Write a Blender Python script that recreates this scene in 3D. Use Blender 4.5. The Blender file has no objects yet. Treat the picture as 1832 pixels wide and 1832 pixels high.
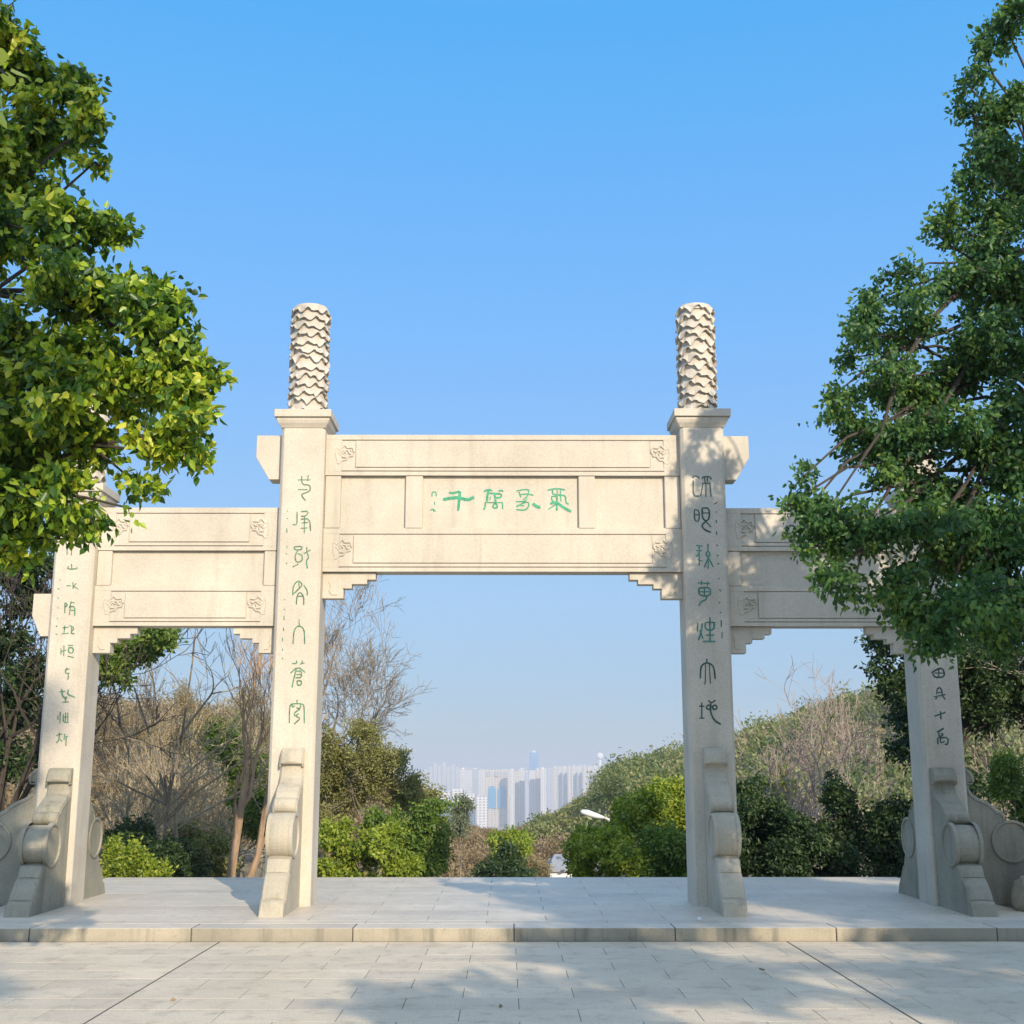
import bpy, math, random
import numpy as np
from math import sin, cos, pi, radians
from mathutils import Vector, Matrix

R = np.random.default_rng(7)
random.seed(7)
SC = bpy.context.scene

# ------------------------------------------------------------------ camera
F_PX = 2200.0                      # focal length in pixels of a 1832 px wide frame
PITCH = math.atan(461 / F_PX)
YAW = -11 * cos(PITCH) / F_PX
CAM = np.array([0.04, 0.0, 1.6])
cd = bpy.data.cameras.new('camera')
cam = bpy.data.objects.new('camera', cd)
SC.collection.objects.link(cam)
cam.location = CAM
cam.rotation_euler = (pi / 2 + PITCH, 0, YAW)
cd.sensor_width = 36.0
cd.lens = 36.0 * F_PX / 1832
cd.clip_start = 0.05
cd.clip_end = 40000
SC.camera = cam

# ------------------------------------------------------------------ light
SUN_EL = radians(23)
SUN_AZ = radians(21)               # to the right of straight behind the camera
to_sun = Vector((sin(SUN_AZ) * cos(SUN_EL), -cos(SUN_AZ) * cos(SUN_EL), sin(SUN_EL)))
ld = bpy.data.lights.new('sun', 'SUN')
ld.energy = 3.7
ld.angle = radians(0.53)
ld.color = (1.0, 0.83, 0.63)
sun = bpy.data.objects.new('sun', ld)
SC.collection.objects.link(sun)
sun.rotation_euler = to_sun.to_track_quat('Z', 'Y').to_euler()

W = bpy.data.worlds.new('World')
SC.world = W
W.use_nodes = True
nt = W.node_tree
nt.nodes.clear()
out = nt.nodes.new('ShaderNodeOutputWorld')
bg = nt.nodes.new('ShaderNodeBackground')
sky = nt.nodes.new('ShaderNodeTexSky')
sky.sky_type = 'NISHITA'
sky.sun_disc = False
sky.sun_elevation = SUN_EL
sky.sun_rotation = math.atan2(to_sun.x, to_sun.y)
sky.air_density = 1.0
sky.dust_density = 0.2
sky.ozone_density = 3.0
sky.altitude = 100
# clear winter air: the physical sky blended with a deeper blue that pales towards the horizon; overhead it is brightened to fill the shade
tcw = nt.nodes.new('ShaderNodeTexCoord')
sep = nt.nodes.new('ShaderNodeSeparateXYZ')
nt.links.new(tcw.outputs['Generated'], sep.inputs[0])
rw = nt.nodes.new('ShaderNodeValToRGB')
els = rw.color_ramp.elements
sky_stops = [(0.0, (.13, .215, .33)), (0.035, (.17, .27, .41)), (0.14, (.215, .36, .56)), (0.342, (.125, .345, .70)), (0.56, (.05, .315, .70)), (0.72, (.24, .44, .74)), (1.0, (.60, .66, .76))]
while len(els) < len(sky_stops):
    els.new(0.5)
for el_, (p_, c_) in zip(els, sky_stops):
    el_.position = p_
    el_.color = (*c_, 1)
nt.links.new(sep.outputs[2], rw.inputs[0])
sc1 = nt.nodes.new('ShaderNodeVectorMath'); sc1.operation = 'SCALE'; sc1.inputs['Scale'].default_value = 0.15
sc2 = nt.nodes.new('ShaderNodeVectorMath'); sc2.operation = 'SCALE'; sc2.inputs['Scale'].default_value = 0.85 / 0.15
add = nt.nodes.new('ShaderNodeVectorMath'); add.operation = 'ADD'
nt.links.new(sky.outputs[0], sc1.inputs[0])
nt.links.new(rw.outputs[0], sc2.inputs[0])
nt.links.new(sc1.outputs[0], add.inputs[0]); nt.links.new(sc2.outputs[0], add.inputs[1])
# forward scattering: the air is paler on the sun's side of the sky (behind the camera); glow added to fill shaded front faces
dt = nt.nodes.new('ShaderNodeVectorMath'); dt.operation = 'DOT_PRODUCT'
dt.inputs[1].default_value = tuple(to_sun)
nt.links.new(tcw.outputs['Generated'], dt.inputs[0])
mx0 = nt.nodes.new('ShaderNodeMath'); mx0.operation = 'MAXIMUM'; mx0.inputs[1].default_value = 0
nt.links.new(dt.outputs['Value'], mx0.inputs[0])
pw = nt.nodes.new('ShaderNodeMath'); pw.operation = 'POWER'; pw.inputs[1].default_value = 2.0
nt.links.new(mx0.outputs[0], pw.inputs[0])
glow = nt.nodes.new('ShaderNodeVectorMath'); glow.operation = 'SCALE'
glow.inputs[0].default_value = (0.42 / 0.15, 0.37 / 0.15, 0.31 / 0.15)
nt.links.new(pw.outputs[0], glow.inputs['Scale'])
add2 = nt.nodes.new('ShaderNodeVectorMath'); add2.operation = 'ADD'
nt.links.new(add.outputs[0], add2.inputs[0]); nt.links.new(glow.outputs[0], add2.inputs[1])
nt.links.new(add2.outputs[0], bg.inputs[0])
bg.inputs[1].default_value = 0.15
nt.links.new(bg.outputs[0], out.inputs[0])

SC.view_settings.view_transform = 'Standard'
SC.view_settings.look = 'None'
SC.view_settings.gamma = 1
SC.view_settings.exposure = 0.5
SC.cycles.max_bounces = 6
SC.cycles.diffuse_bounces = 3
SC.cycles.transmission_bounces = 4
SC.cycles.volume_bounces = 0
SC.cycles.transparent_max_bounces = 8
SC.cycles.use_denoising = True
SC.cycles.sample_clamp_indirect = 4

# ------------------------------------------------------------------ helpers
_fw = np.array([sin(-YAW) * cos(PITCH), cos(YAW) * cos(PITCH), sin(PITCH)])
_rt = np.array([cos(YAW), sin(YAW), 0.0])
_up = np.cross(_rt, _fw)


def at(px, py, Y):
    """survey helper: world point on the plane at depth Y"""
    r = _fw * F_PX + _rt * (px - 916) - _up * (py - 916)
    return CAM + r * (Y - CAM[1]) / r[1]


class MB:
    def __init__(self):
        self.v = []
        self.f = []

    def box(self, x0, x1, y0, y1, z0, z1):
        x0, x1 = min(x0, x1), max(x0, x1)
        n = len(self.v)
        self.v += [(x0, y0, z0), (x1, y0, z0), (x1, y1, z0), (x0, y1, z0), (x0, y0, z1), (x1, y0, z1), (x1, y1, z1), (x0, y1, z1)]
        self.f += [tuple(n + i for i in q) for q in ((0, 3, 2, 1), (4, 5, 6, 7), (0, 1, 5, 4), (1, 2, 6, 5), (2, 3, 7, 6), (3, 0, 4, 7))]
        return self

    def prism(self, poly, y0, y1):
        """poly in (x, z), extruded along y"""
        n = len(self.v)
        k = len(poly)
        a = sum(poly[i][0] * poly[(i + 1) % k][1] - poly[(i + 1) % k][0] * poly[i][1] for i in range(k))
        if a < 0:
            poly = poly[::-1]
        self.v += [(x, y0, z) for x, z in poly] + [(x, y1, z) for x, z in poly]
        self.f.append(tuple(n + i for i in range(k)))
        self.f.append(tuple(n + k + i for i in reversed(range(k))))
        for i in range(k):
            j = (i + 1) % k
            self.f.append((n + j, n + i, n + k + i, n + k + j))
        return self

    def tube(self, pts, rad, sides=5, cap=True):
        pts = [np.array(p, float) for p in pts]
        if not hasattr(rad, '__len__'):
            rad = [rad] * len(pts)
        n0 = len(self.v)
        for i, p in enumerate(pts):
            d = pts[min(i + 1, len(pts) - 1)] - pts[max(i - 1, 0)]
            d = d / (np.linalg.norm(d) + 1e-9)
            ref = np.array([0, 0, 1.0]) if abs(d[2]) < 0.9 else np.array([1.0, 0, 0])
            a = np.cross(d, ref); a /= np.linalg.norm(a); b = np.cross(d, a)
            for s in range(sides):
                t = 2 * pi * s / sides
                self.v.append(tuple(p + rad[i] * (cos(t) * a + sin(t) * b)))
        for i in range(len(pts) - 1):
            for s in range(sides):
                s2 = (s + 1) % sides
                self.f.append((n0 + i * sides + s, n0 + i * sides + s2, n0 + (i + 1) * sides + s2, n0 + (i + 1) * sides + s))
        if cap:
            self.f.append(tuple(n0 + s for s in reversed(range(sides))))
            self.f.append(tuple(n0 + (len(pts) - 1) * sides + s for s in range(sides)))
        return self

    def build(self, name, mat, parent=None, bevel=0, smooth=False):
        me = bpy.data.meshes.new(name)
        me.from_pydata([tuple(map(float, v)) for v in self.v], [], self.f)
        me.update()
        return link(name, me, mat, parent, bevel, smooth)


def link(name, me, mat, parent=None, bevel=0, smooth=False):
    o = bpy.data.objects.new(name, me)
    SC.collection.objects.link(o)
    if mat:
        me.materials.append(mat)
    if parent:
        o.parent = parent
    if smooth:
        me.polygons.foreach_set('use_smooth', [True] * len(me.polygons))
    if bevel:
        m = o.modifiers.new('bevel', 'BEVEL')
        m.width = bevel
        m.segments = 2
        m.limit_method = 'ANGLE'
    return o


def empty(name, loc=(0, 0, 0)):
    o = bpy.data.objects.new(name, None)
    SC.collection.objects.link(o)
    o.location = loc
    o.empty_display_size = 0.2
    return o


def tag(o, label=None, cat=None, group=None, kind=None):
    for k, v in (('label', label), ('category', cat), ('group', group), ('kind', kind)):
        if v:
            o[k] = v
    return o


# ------------------------------------------------------------------ materials
def mat_new(name):
    m = bpy.data.materials.new(name)
    m.use_nodes = True
    t = m.node_tree
    return m, t, t.nodes['Principled BSDF'], t.links


def N(t, kind, **kw):
    n = t.nodes.new('ShaderNode' + kind)
    for k, v in kw.items():
        if k in n.inputs:
            n.inputs[k].default_value = v
        else:
            setattr(n, k, v)
    return n


def ramp(t, stops):
    r = t.nodes.new('ShaderNodeValToRGB')
    e = r.color_ramp.elements
    while len(e) < len(stops):
        e.new(0.5)
    for el, (p, c) in zip(e, stops):
        el.position = p
        el.color = (*c, 1)
    return r


def mixc(t, L, fac, a, b, mode='MIX'):
    m = t.nodes.new('ShaderNodeMix')
    m.data_type = 'RGBA'
    m.blend_type = mode
    for s, v in ((m.inputs[0], fac), (m.inputs[6], a), (m.inputs[7], b)):
        if hasattr(v, 'is_linked') or hasattr(v, 'links'):
            L.new(v, s)
        elif isinstance(v, (int, float)):
            s.default_value = v
        else:
            s.default_value = (*v, 1)
    return m.outputs[2]


def stone_mat(name, c1, c2, stain, bump=0.15, streak=0.35, rough=0.78, attr=False, fine=90):
    m, t, P, L = mat_new(name)
    tc = N(t, 'TexCoord')
    n1 = N(t, 'TexNoise', Scale=1.3, Detail=6.0, Roughness=0.6)
    L.new(tc.outputs['Object'], n1.inputs['Vector'])
    r1 = ramp(t, [(0.3, c1), (0.7, c2)])
    L.new(n1.outputs[0], r1.inputs[0])
    mp = N(t, 'Mapping')
    mp.inputs['Scale'].default_value = (5.5, 5.5, 0.55)
    L.new(tc.outputs['Object'], mp.inputs[0])
    n2 = N(t, 'TexNoise', Scale=1.0, Detail=5.0, Roughness=0.65)
    L.new(mp.outputs[0], n2.inputs['Vector'])
    r2 = ramp(t, [(0.52, (0, 0, 0)), (0.75, (1, 1, 1))])
    L.new(n2.outputs[0], r2.inputs[0])
    mu = N(t, 'Math', operation='MULTIPLY')
    L.new(r2.outputs[0], mu.inputs[0]); mu.inputs[1].default_value = streak
    col = mixc(t, L, mu.outputs[0], r1.outputs[0], stain)
    n5 = N(t, 'TexNoise', Scale=6.5, Detail=8.0, Roughness=0.75, Distortion=0.6)
    L.new(tc.outputs['Object'], n5.inputs['Vector'])
    r5 = ramp(t, [(0.56, (0, 0, 0)), (0.72, (1, 1, 1))])
    L.new(n5.outputs[0], r5.inputs[0])
    mu5 = N(t, 'Math', operation='MULTIPLY')
    L.new(r5.outputs[0], mu5.inputs[0]); mu5.inputs[1].default_value = streak * 0.45
    col = mixc(t, L, mu5.outputs[0], col, stain)
    n3 = N(t, 'TexNoise', Scale=fine, Detail=3.0, Roughness=0.7)
    L.new(tc.outputs['Object'], n3.inputs['Vector'])
    r3 = ramp(t, [(0.3, (0.80, 0.80, 0.80)), (0.7, (1.12, 1.12, 1.12))])
    L.new(n3.outputs[0], r3.inputs[0])
    col = mixc(t, L, 1.0, col, r3.outputs[0], 'MULTIPLY')
    if attr:
        a = N(t, 'Attribute', attribute_name='var')
        r4 = ramp(t, [(0.0, (0.88, 0.885, 0.90)), (0.5, (1, 1, 1)), (1.0, (1.08, 1.075, 1.06))])
        L.new(a.outputs['Fac'], r4.inputs[0])
        col = mixc(t, L, 1.0, col, r4.outputs[0], 'MULTIPLY')
    L.new(col, P.inputs['Base Color'])
    P.inputs['Roughness'].default_value = rough
    b = N(t, 'Bump', Strength=bump, Distance=0.01)
    L.new(n3.outputs[0], b.inputs['Height'])
    L.new(b.outputs[0], P.inputs['Normal'])
    return m


M = {}
M['stone'] = stone_mat('pale_stone', (0.50, 0.455, 0.365), (0.63, 0.575, 0.475), (0.35, 0.32, 0.245), 0.18, 0.45)
M['old_stone'] = stone_mat('weathered_stone', (0.23, 0.22, 0.165), (0.40, 0.375, 0.29), (0.12, 0.12, 0.08), 0.4, 0.75)
M['main_drum'] = stone_mat('drum_stone', (0.40, 0.37, 0.285), (0.54, 0.49, 0.385), (0.25, 0.235, 0.165), 0.3, 0.6)
M['finial'] = stone_mat('finial_stone', (0.48, 0.44, 0.36), (0.66, 0.60, 0.51), (0.33, 0.30, 0.24), 0.5, 0.4, fine=45)
M['paving'] = stone_mat('paving_slabs', (0.56, 0.485, 0.36), (0.70, 0.61, 0.465), (0.34, 0.29, 0.21), 0.15, 0.75, 0.6, attr=True, fine=60)
M['platform'] = stone_mat('platform_slabs', (0.57, 0.51, 0.41), (0.69, 0.62, 0.505), (0.38, 0.34, 0.265), 0.1, 0.5, 0.5, attr=True, fine=60)
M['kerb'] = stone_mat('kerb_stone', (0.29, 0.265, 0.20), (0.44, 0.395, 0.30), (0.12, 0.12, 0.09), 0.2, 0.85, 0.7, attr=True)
M['rock'] = stone_mat('rock', (0.30, 0.26, 0.19), (0.42, 0.37, 0.28), (0.18, 0.17, 0.12), 0.6, 0.6, 0.85, fine=25)


def plain(name, c, rough=0.7, noise=0.0, scale=8.0, metal=0.0):
    m, t, P, L = mat_new(name)
    P.inputs['Roughness'].default_value = rough
    P.inputs['Metallic'].default_value = metal
    tc = N(t, 'TexCoord')
    n = N(t, 'TexNoise', Scale=scale, Detail=5.0)
    L.new(tc.outputs['Object'], n.inputs['Vector'])
    lo = tuple(x * (1 - noise) for x in c)
    hi = tuple(min(1, x * (1 + noise)) for x in c)
    r = ramp(t, [(0.3, lo), (0.7, hi)])
    L.new(n.outputs[0], r.inputs[0])
    L.new(r.outputs[0], P.inputs['Base Color'])
    return m


M['joint'] = plain('joint_sand', (0.10, 0.095, 0.085), 0.9, 0.3)
M['ink_green'] = plain('green_paint', (0.035, 0.30, 0.16), 0.6, 0.35, 30)
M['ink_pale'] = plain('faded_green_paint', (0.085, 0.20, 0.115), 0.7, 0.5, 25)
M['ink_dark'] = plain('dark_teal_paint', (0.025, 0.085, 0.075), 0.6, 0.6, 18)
M['ink_teal'] = plain('teal_paint', (0.045, 0.20, 0.16), 0.6, 0.4, 18)
M['soil'] = plain('soil', (0.13, 0.10, 0.07), 0.95, 0.4, 5)
M['scrub_ground'] = plain('scrub_ground', (0.21, 0.17, 0.11), 0.95, 0.45, 0.35)
M['plain_ground'] = plain('plain_ground', (0.30, 0.30, 0.27), 0.95, 0.3, 0.004)
M['white_paint'] = plain('white_paint', (0.75, 0.75, 0.74), 0.6, 0.05)
M['roof_grey'] = plain('grey_roof', (0.30, 0.31, 0.33), 0.7, 0.15)
M['metal'] = plain('painted_metal', (0.62, 0.60, 0.56), 0.45, 0.05)


def bark(name, c1, c2):
    m, t, P, L = mat_new(name)
    tc = N(t, 'TexCoord')
    mp = N(t, 'Mapping'); mp.inputs['Scale'].default_value = (9, 9, 2.2)
    L.new(tc.outputs['Object'], mp.inputs[0])
    n = N(t, 'TexNoise', Scale=1.6, Detail=7.0, Roughness=0.7)
    L.new(mp.outputs[0], n.inputs['Vector'])
    r = ramp(t, [(0.35, c1), (0.65, c2)])
    L.new(n.outputs[0], r.inputs[0])
    L.new(r.outputs[0], P.inputs['Base Color'])
    P.inputs['Roughness'].default_value = 0.9
    b = N(t, 'Bump', Strength=0.5, Distance=0.02)
    L.new(n.outputs[0], b.inputs['Height']); L.new(b.outputs[0], P.inputs['Normal'])
    return m


M['bark_dark'] = bark('dark_bark', (0.035, 0.03, 0.024), (0.085, 0.07, 0.055))
M['bark_tan'] = bark('tan_bark', (0.27, 0.19, 0.12), (0.44, 0.31, 0.20))
M['bark_grey'] = bark('grey_twigs', (0.16, 0.14, 0.11), (0.30, 0.26, 0.20))
M['bark_straw'] = bark('straw_twigs', (0.30, 0.25, 0.16), (0.46, 0.39, 0.26))
M['bark_pink'] = bark('reddish_twigs', (0.24, 0.19, 0.16), (0.42, 0.34, 0.29))


def leaf_mat(name, stops, trans=0.35, rough=0.45, spec=0.4, clump=1.1, tcol=None):
    m, t, P, L = mat_new(name)
    a = N(t, 'Attribute', attribute_name='var')
    tc = N(t, 'TexCoord')
    n = N(t, 'TexNoise', Scale=clump, Detail=2.0)
    L.new(tc.outputs['Object'], n.inputs['Vector'])
    ad = N(t, 'Math', operation='MULTIPLY_ADD')
    L.new(n.outputs[0], ad.inputs[0]); ad.inputs[1].default_value = 0.9
    L.new(a.outputs['Fac'], ad.inputs[2])
    su = N(t, 'Math', operation='SUBTRACT'); L.new(ad.outputs[0], su.inputs[0]); su.inputs[1].default_value = 0.45
    r = ramp(t, stops)
    L.new(su.outputs[0], r.inputs[0])
    L.new(r.outputs[0], P.inputs['Base Color'])
    P.inputs['Roughness'].default_value = rough
    P.inputs['Specular IOR Level'].default_value = spec
    tr = N(t, 'BsdfTranslucent')
    tint = mixc(t, L, 1.0, r.outputs[0], tcol or (1.35, 1.25, 0.5), 'MULTIPLY')
    L.new(tint, tr.inputs[0])
    mx = N(t, 'MixShader'); mx.inputs[0].default_value = trans
    L.new(P.outputs[0], mx.inputs[1]); L.new(tr.outputs[0], mx.inputs[2])
    L.new(mx.outputs[0], t.nodes['Material Output'].inputs[0])
    return m


M['leaf_near_left'] = leaf_mat('camphor_leaves', [(0.0, (0.02, 0.065, 0.014)), (0.4, (0.075, 0.17, 0.02)), (0.64, (0.30, 0.44, 0.03)), (1.0, (0.58, 0.60, 0.07))], 0.35, 0.38, 0.5, clump=1.6)
M['leaf_near_right'] = leaf_mat('dark_camphor_leaves', [(0.0, (0.02, 0.075, 0.028)), (0.4, (0.06, 0.155, 0.05)), (0.75, (0.13, 0.25, 0.06)), (1.0, (0.26, 0.36, 0.08))], 0.4, 0.42, 0.45, clump=1.4)
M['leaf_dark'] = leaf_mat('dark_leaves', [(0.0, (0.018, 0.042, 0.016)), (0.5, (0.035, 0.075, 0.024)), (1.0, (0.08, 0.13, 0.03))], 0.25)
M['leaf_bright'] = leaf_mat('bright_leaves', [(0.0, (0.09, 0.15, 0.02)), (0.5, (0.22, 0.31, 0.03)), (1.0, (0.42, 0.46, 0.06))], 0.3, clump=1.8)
M['leaf_green'] = leaf_mat('green_leaves', [(0.0, (0.05, 0.11, 0.02)), (0.5, (0.12, 0.21, 0.035)), (1.0, (0.26, 0.33, 0.06))], 0.3, clump=1.8)
M['leaf_olive'] = leaf_mat('olive_leaves', [(0.0, (0.12, 0.115, 0.045)), (0.5, (0.23, 0.235, 0.08)), (1.0, (0.36, 0.38, 0.13))], 0.3, clump=1.4)
M['leaf_grey'] = leaf_mat('grey_green_leaves', [(0.0, (0.10, 0.13, 0.08)), (1.0, (0.24, 0.28, 0.17))], 0.3)
M['leaf_brown'] = leaf_mat('dry_leaves', [(0.0, (0.14, 0.10, 0.055)), (0.5, (0.26, 0.20, 0.11)), (1.0, (0.36, 0.29, 0.17))], 0.3, tcol=(1.2, 1.0, 0.7))
M['leaf_tan'] = leaf_mat('straw_leaves', [(0.0, (0.22, 0.18, 0.09)), (0.5, (0.34, 0.29, 0.15)), (1.0, (0.44, 0.38, 0.20))], 0.3, tcol=(1.2, 1.0, 0.7))
M['leaf_hill'] = leaf_mat('hillside_leaves', [(0.0, (0.09, 0.13, 0.05)), (0.35, (0.17, 0.22, 0.08)), (0.6, (0.24, 0.27, 0.11)), (0.85, (0.33, 0.29, 0.16)), (1.0, (0.42, 0.36, 0.23))], 0.3, clump=0.09)  # leaf tones made paler to stand in for haze over the hill

# ------------------------------------------------------------------ foliage and branches


def leaves(name, pos, axis, length, width, mat, parent, var=None, fold=0.25, taper=0.62):
    """one mesh of folded pointed leaves; pos, axis (n,3)"""
    n = len(pos)
    axis = axis / (np.linalg.norm(axis, axis=1, keepdims=True) + 1e-9)
    rnd = R.normal(size=(n, 3)); rnd[:, 2] *= 0.5
    side = np.cross(axis, rnd); side /= (np.linalg.norm(side, axis=1, keepdims=True) + 1e-9)
    nrm = np.cross(axis, side)
    l = length * R.uniform(0.5, 1.35, (n, 1)); w = width * R.uniform(0.75, 1.2, (n, 1))
    dr = l * fold
    P0 = pos
    P3 = pos + axis * l - nrm * dr * 0.4
    A = pos + axis * l * 0.28 + side * w * 0.5 + nrm * dr * 0.35
    B = pos + axis * l * taper + side * w * 0.42 + nrm * dr * 0.2
    C = pos + axis * l * taper - side * w * 0.42 + nrm * dr * 0.2
    D = pos + axis * l * 0.28 - side * w * 0.5 + nrm * dr * 0.35
    V = np.stack([P0, A, B, P3, C, D], 1).reshape(-1, 3)
    base = (np.arange(n) * 6)[:, None]
    Fq = np.concatenate([base + np.array([[0, 1, 2, 3]]), base + np.array([[0, 3, 4, 5]])], 1).reshape(-1)
    me = bpy.data.meshes.new(name)
    me.vertices.add(6 * n); me.vertices.foreach_set('co', V.reshape(-1).astype(np.float32))
    me.loops.add(8 * n); me.loops.foreach_set('vertex_index', Fq.astype(np.int32))
    me.polygons.add(2 * n)
    me.polygons.foreach_set('loop_start', np.arange(0, 8 * n, 4, dtype=np.int32))
    me.polygons.foreach_set('loop_total', np.full(2 * n, 4, dtype=np.int32))
    me.update(calc_edges=True)
    if var is None:
        var = R.uniform(0, 1, n)
    at_ = me.attributes.new('var', 'FLOAT', 'FACE')
    at_.data.foreach_set('value', np.repeat(var, 2).astype(np.float32))
    return link(name, me, mat, parent)


def sprays(clumps, n_leaf, per=10, shell=0.45, spread=0.10, droop=0.5, sub=8):
    """leaf positions in sprays through ellipsoid clumps (x,y,z,rx,ry,rz)"""
    c = np.array(clumps, float)
    if sub > 1:                      # break every bough into smaller tufts with gaps between them
        d0 = R.normal(size=(len(c), sub, 3)); d0 /= np.linalg.norm(d0, axis=2, keepdims=True)
        d0 = d0 * R.uniform(0.35, 0.95, (len(c), sub, 1))
        d0[:, 0] *= 0.2
        cen = c[:, None, :3] + d0 * c[:, None, 3:6]
        rs = c[:, None, 3:6] * R.uniform(0.26, 0.56, (len(c), sub, 1))
        rs[:, 0] = c[:, 3:6] * 0.6
        c = np.concatenate([cen, rs], 2).reshape(-1, 6)
    vol = c[:, 3] * c[:, 4] * c[:, 5]
    area = vol ** 0.75
    ns = n_leaf // per
    idx = R.choice(len(c), ns, p=area / area.sum())
    d = R.normal(size=(ns, 3)); d /= np.linalg.norm(d, axis=1, keepdims=True)
    rr = R.uniform(0, 1, (ns, 1)) ** shell
    # lumpy boundary
    lump = 1 + 0.22 * np.sin(d[:, :1] * 7 + idx[:, None]) * np.sin(d[:, 1:2] * 6 + 2 * idx[:, None]) + 0.16 * R.normal(size=(ns, 1))
    ctr = c[idx, :3] + d * rr * lump * c[idx, 3:6]
    tw = d + R.normal(size=(ns, 3)) * 0.55
    tw[:, 2] -= droop * 0.4
    tw /= np.linalg.norm(tw, axis=1, keepdims=True)
    along = R.uniform(-1, 1, (ns, per, 1))
    pos = ctr[:, None, :] + tw[:, None, :] * along * spread + R.normal(size=(ns, per, 3)) * spread * 0.22
    ax = tw[:, None, :] * 0.6 + R.normal(size=(ns, per, 3)) * 0.6
    ax[..., 2] -= droop
    svar = R.uniform(0, 0.6, (ns, 1)) + R.uniform(0, 0.4, (ns, per))
    return pos.reshape(-1, 3), ax.reshape(-1, 3), svar.reshape(-1), ctr, tw


def grow(mb, p, d, length, rad, depth, spread=0.6, up=0.15, kids=3, sides=4, minr=0.003, wob=0.12, rng=random):
    """recursive bare branching into one mesh"""
    p = np.array(p, float); d = np.array(d, float); d /= np.linalg.norm(d)
    steps = 4 if depth > 1 else 3
    pts = [p.copy()]; rads = [rad]
    q = p.copy()
    for i in range(steps):
        d = d + np.array([rng.gauss(0, wob), rng.gauss(0, wob), rng.gauss(0, wob) + up * 0.25])
        d /= np.linalg.norm(d)
        q = q + d * length / steps
        pts.append(q.copy()); rads.append(max(minr, rad * (1 - 0.5 * (i + 1) / steps)))
    mb.tube(pts, rads, sides if rad > 0.012 else 3, cap=False)
    if depth <= 0:
        return
    for k in range(kids):
        i = rng.choice(range(2, steps + 1)) if k else steps
        b = pts[i]
        v = d + np.array([rng.gauss(0, spread), rng.gauss(0, spread), rng.gauss(0, spread) + up])
        grow(mb, b, v, length * rng.uniform(0.55, 0.85), max(minr, rads[i] * rng.uniform(0.55, 0.8)), depth - 1, spread, up, kids, sides, minr, wob, rng)


def leafy_tree(name, label, cat, base, trunk_r, clumps, n_leaf, leaf, mat, group=None, per=10, spread=0.12, shell=0.45, droop=0.5, barkm='bark_dark', twigs=120, trunk_top=None, width=None, taper=0.62, sub=8):
    t = tag(empty(name, base), label, cat, group)
    b = np.array(base, float)
    cl = [tuple(np.array(c[:3]) - b) + tuple(c[3:]) for c in clumps]
    pos, ax, var, ctr, tw = sprays(cl, n_leaf, per, shell, spread, droop, sub)
    leaves('crown', pos, ax, leaf, width or leaf * 0.5, M[mat], t, var, taper=taper)
    mb = MB()
    carr = np.array(cl)
    cc = carr[:, :3].mean(0)
    top = np.array(trunk_top, float) - b if trunk_top is not None else np.array([cc[0] * 0.35, cc[1] * 0.35, max(carr[:, 2].max() * 0.6, 0.3)])
    mid = top * 0.5 + np.array([0.06, 0.03, 0]) * top[2] * 0.3
    pts = [np.zeros(3), mid, top]
    mb.tube([(0, 0, -0.3), (0, 0, 0), mid, top], [trunk_r * 1.25, trunk_r * 1.1, trunk_r * 0.8, trunk_r * 0.5], 8)
    for c in cl:
        c3 = np.array(c[:3])
        s = mid + (top - mid) * random.uniform(0.0, 1.0)
        ln = np.linalg.norm(c3 - s)
        rr = trunk_r * min(0.2, 0.08 + 0.035 * ln / max(trunk_r * 6, .2))
        lim = [s]
        sag = random.uniform(.05, .16)
        for q in range(1, 7):
            f_ = q / 7
            lim.append(s * (1 - f_) + c3 * f_ + np.array([random.gauss(0, .013), random.gauss(0, .013), math.sin(f_ * pi) * sag + random.gauss(0, .011)]) * ln)
        lim.append(c3)
        mb.tube(lim, [rr * (1 - .78 * q / 7) for q in range(8)], 5)
    # twigs to a sample of the sprays
    ids = R.choice(len(ctr), min(twigs, len(ctr)), replace=False)
    for i in ids:
        j = np.argmin(((carr[:, :3] - ctr[i]) ** 2).sum(1))
        s = carr[j, :3]
        e = ctr[i] + tw[i] * spread
        m1 = s * 0.45 + ctr[i] * 0.55 + R.normal(size=3) * 0.04 * np.linalg.norm(e - s)
        w0 = max(0.004, trunk_r * 0.09)
        mb.tube([s, m1, ctr[i], e], [w0, w0 * 0.75, w0 * 0.45, w0 * 0.2], 3, cap=False)
    mb.build('trunk', M[barkm], t)
    return t


def px_clump(px, py, Y, rpx, rpy=None, ry=None):
    p = at(px, py, Y)
    s = Y / F_PX
    rpy = rpy or rpx
    return (p[0], p[1], p[2], rpx * s, ry or max(rpx, rpy) * s, rpy * s)


# ------------------------------------------------------------------ ground and terrain
E_T = np.array([-1.0, -0.42, -0.30, -0.2, -0.10, -0.05, 0.0, 0.043, 0.07, 0.089, 0.143, 0.19, 0.26, 0.30, 0.45, 1.0])
E_S = np.array([0.045, 0.045, 0.045, 0.035, -0.01, -0.040, -0.047, -0.036, -0.022, -0.006, 0.006, 0.018, 0.042, 0.052, 0.054, 0.054])


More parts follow.
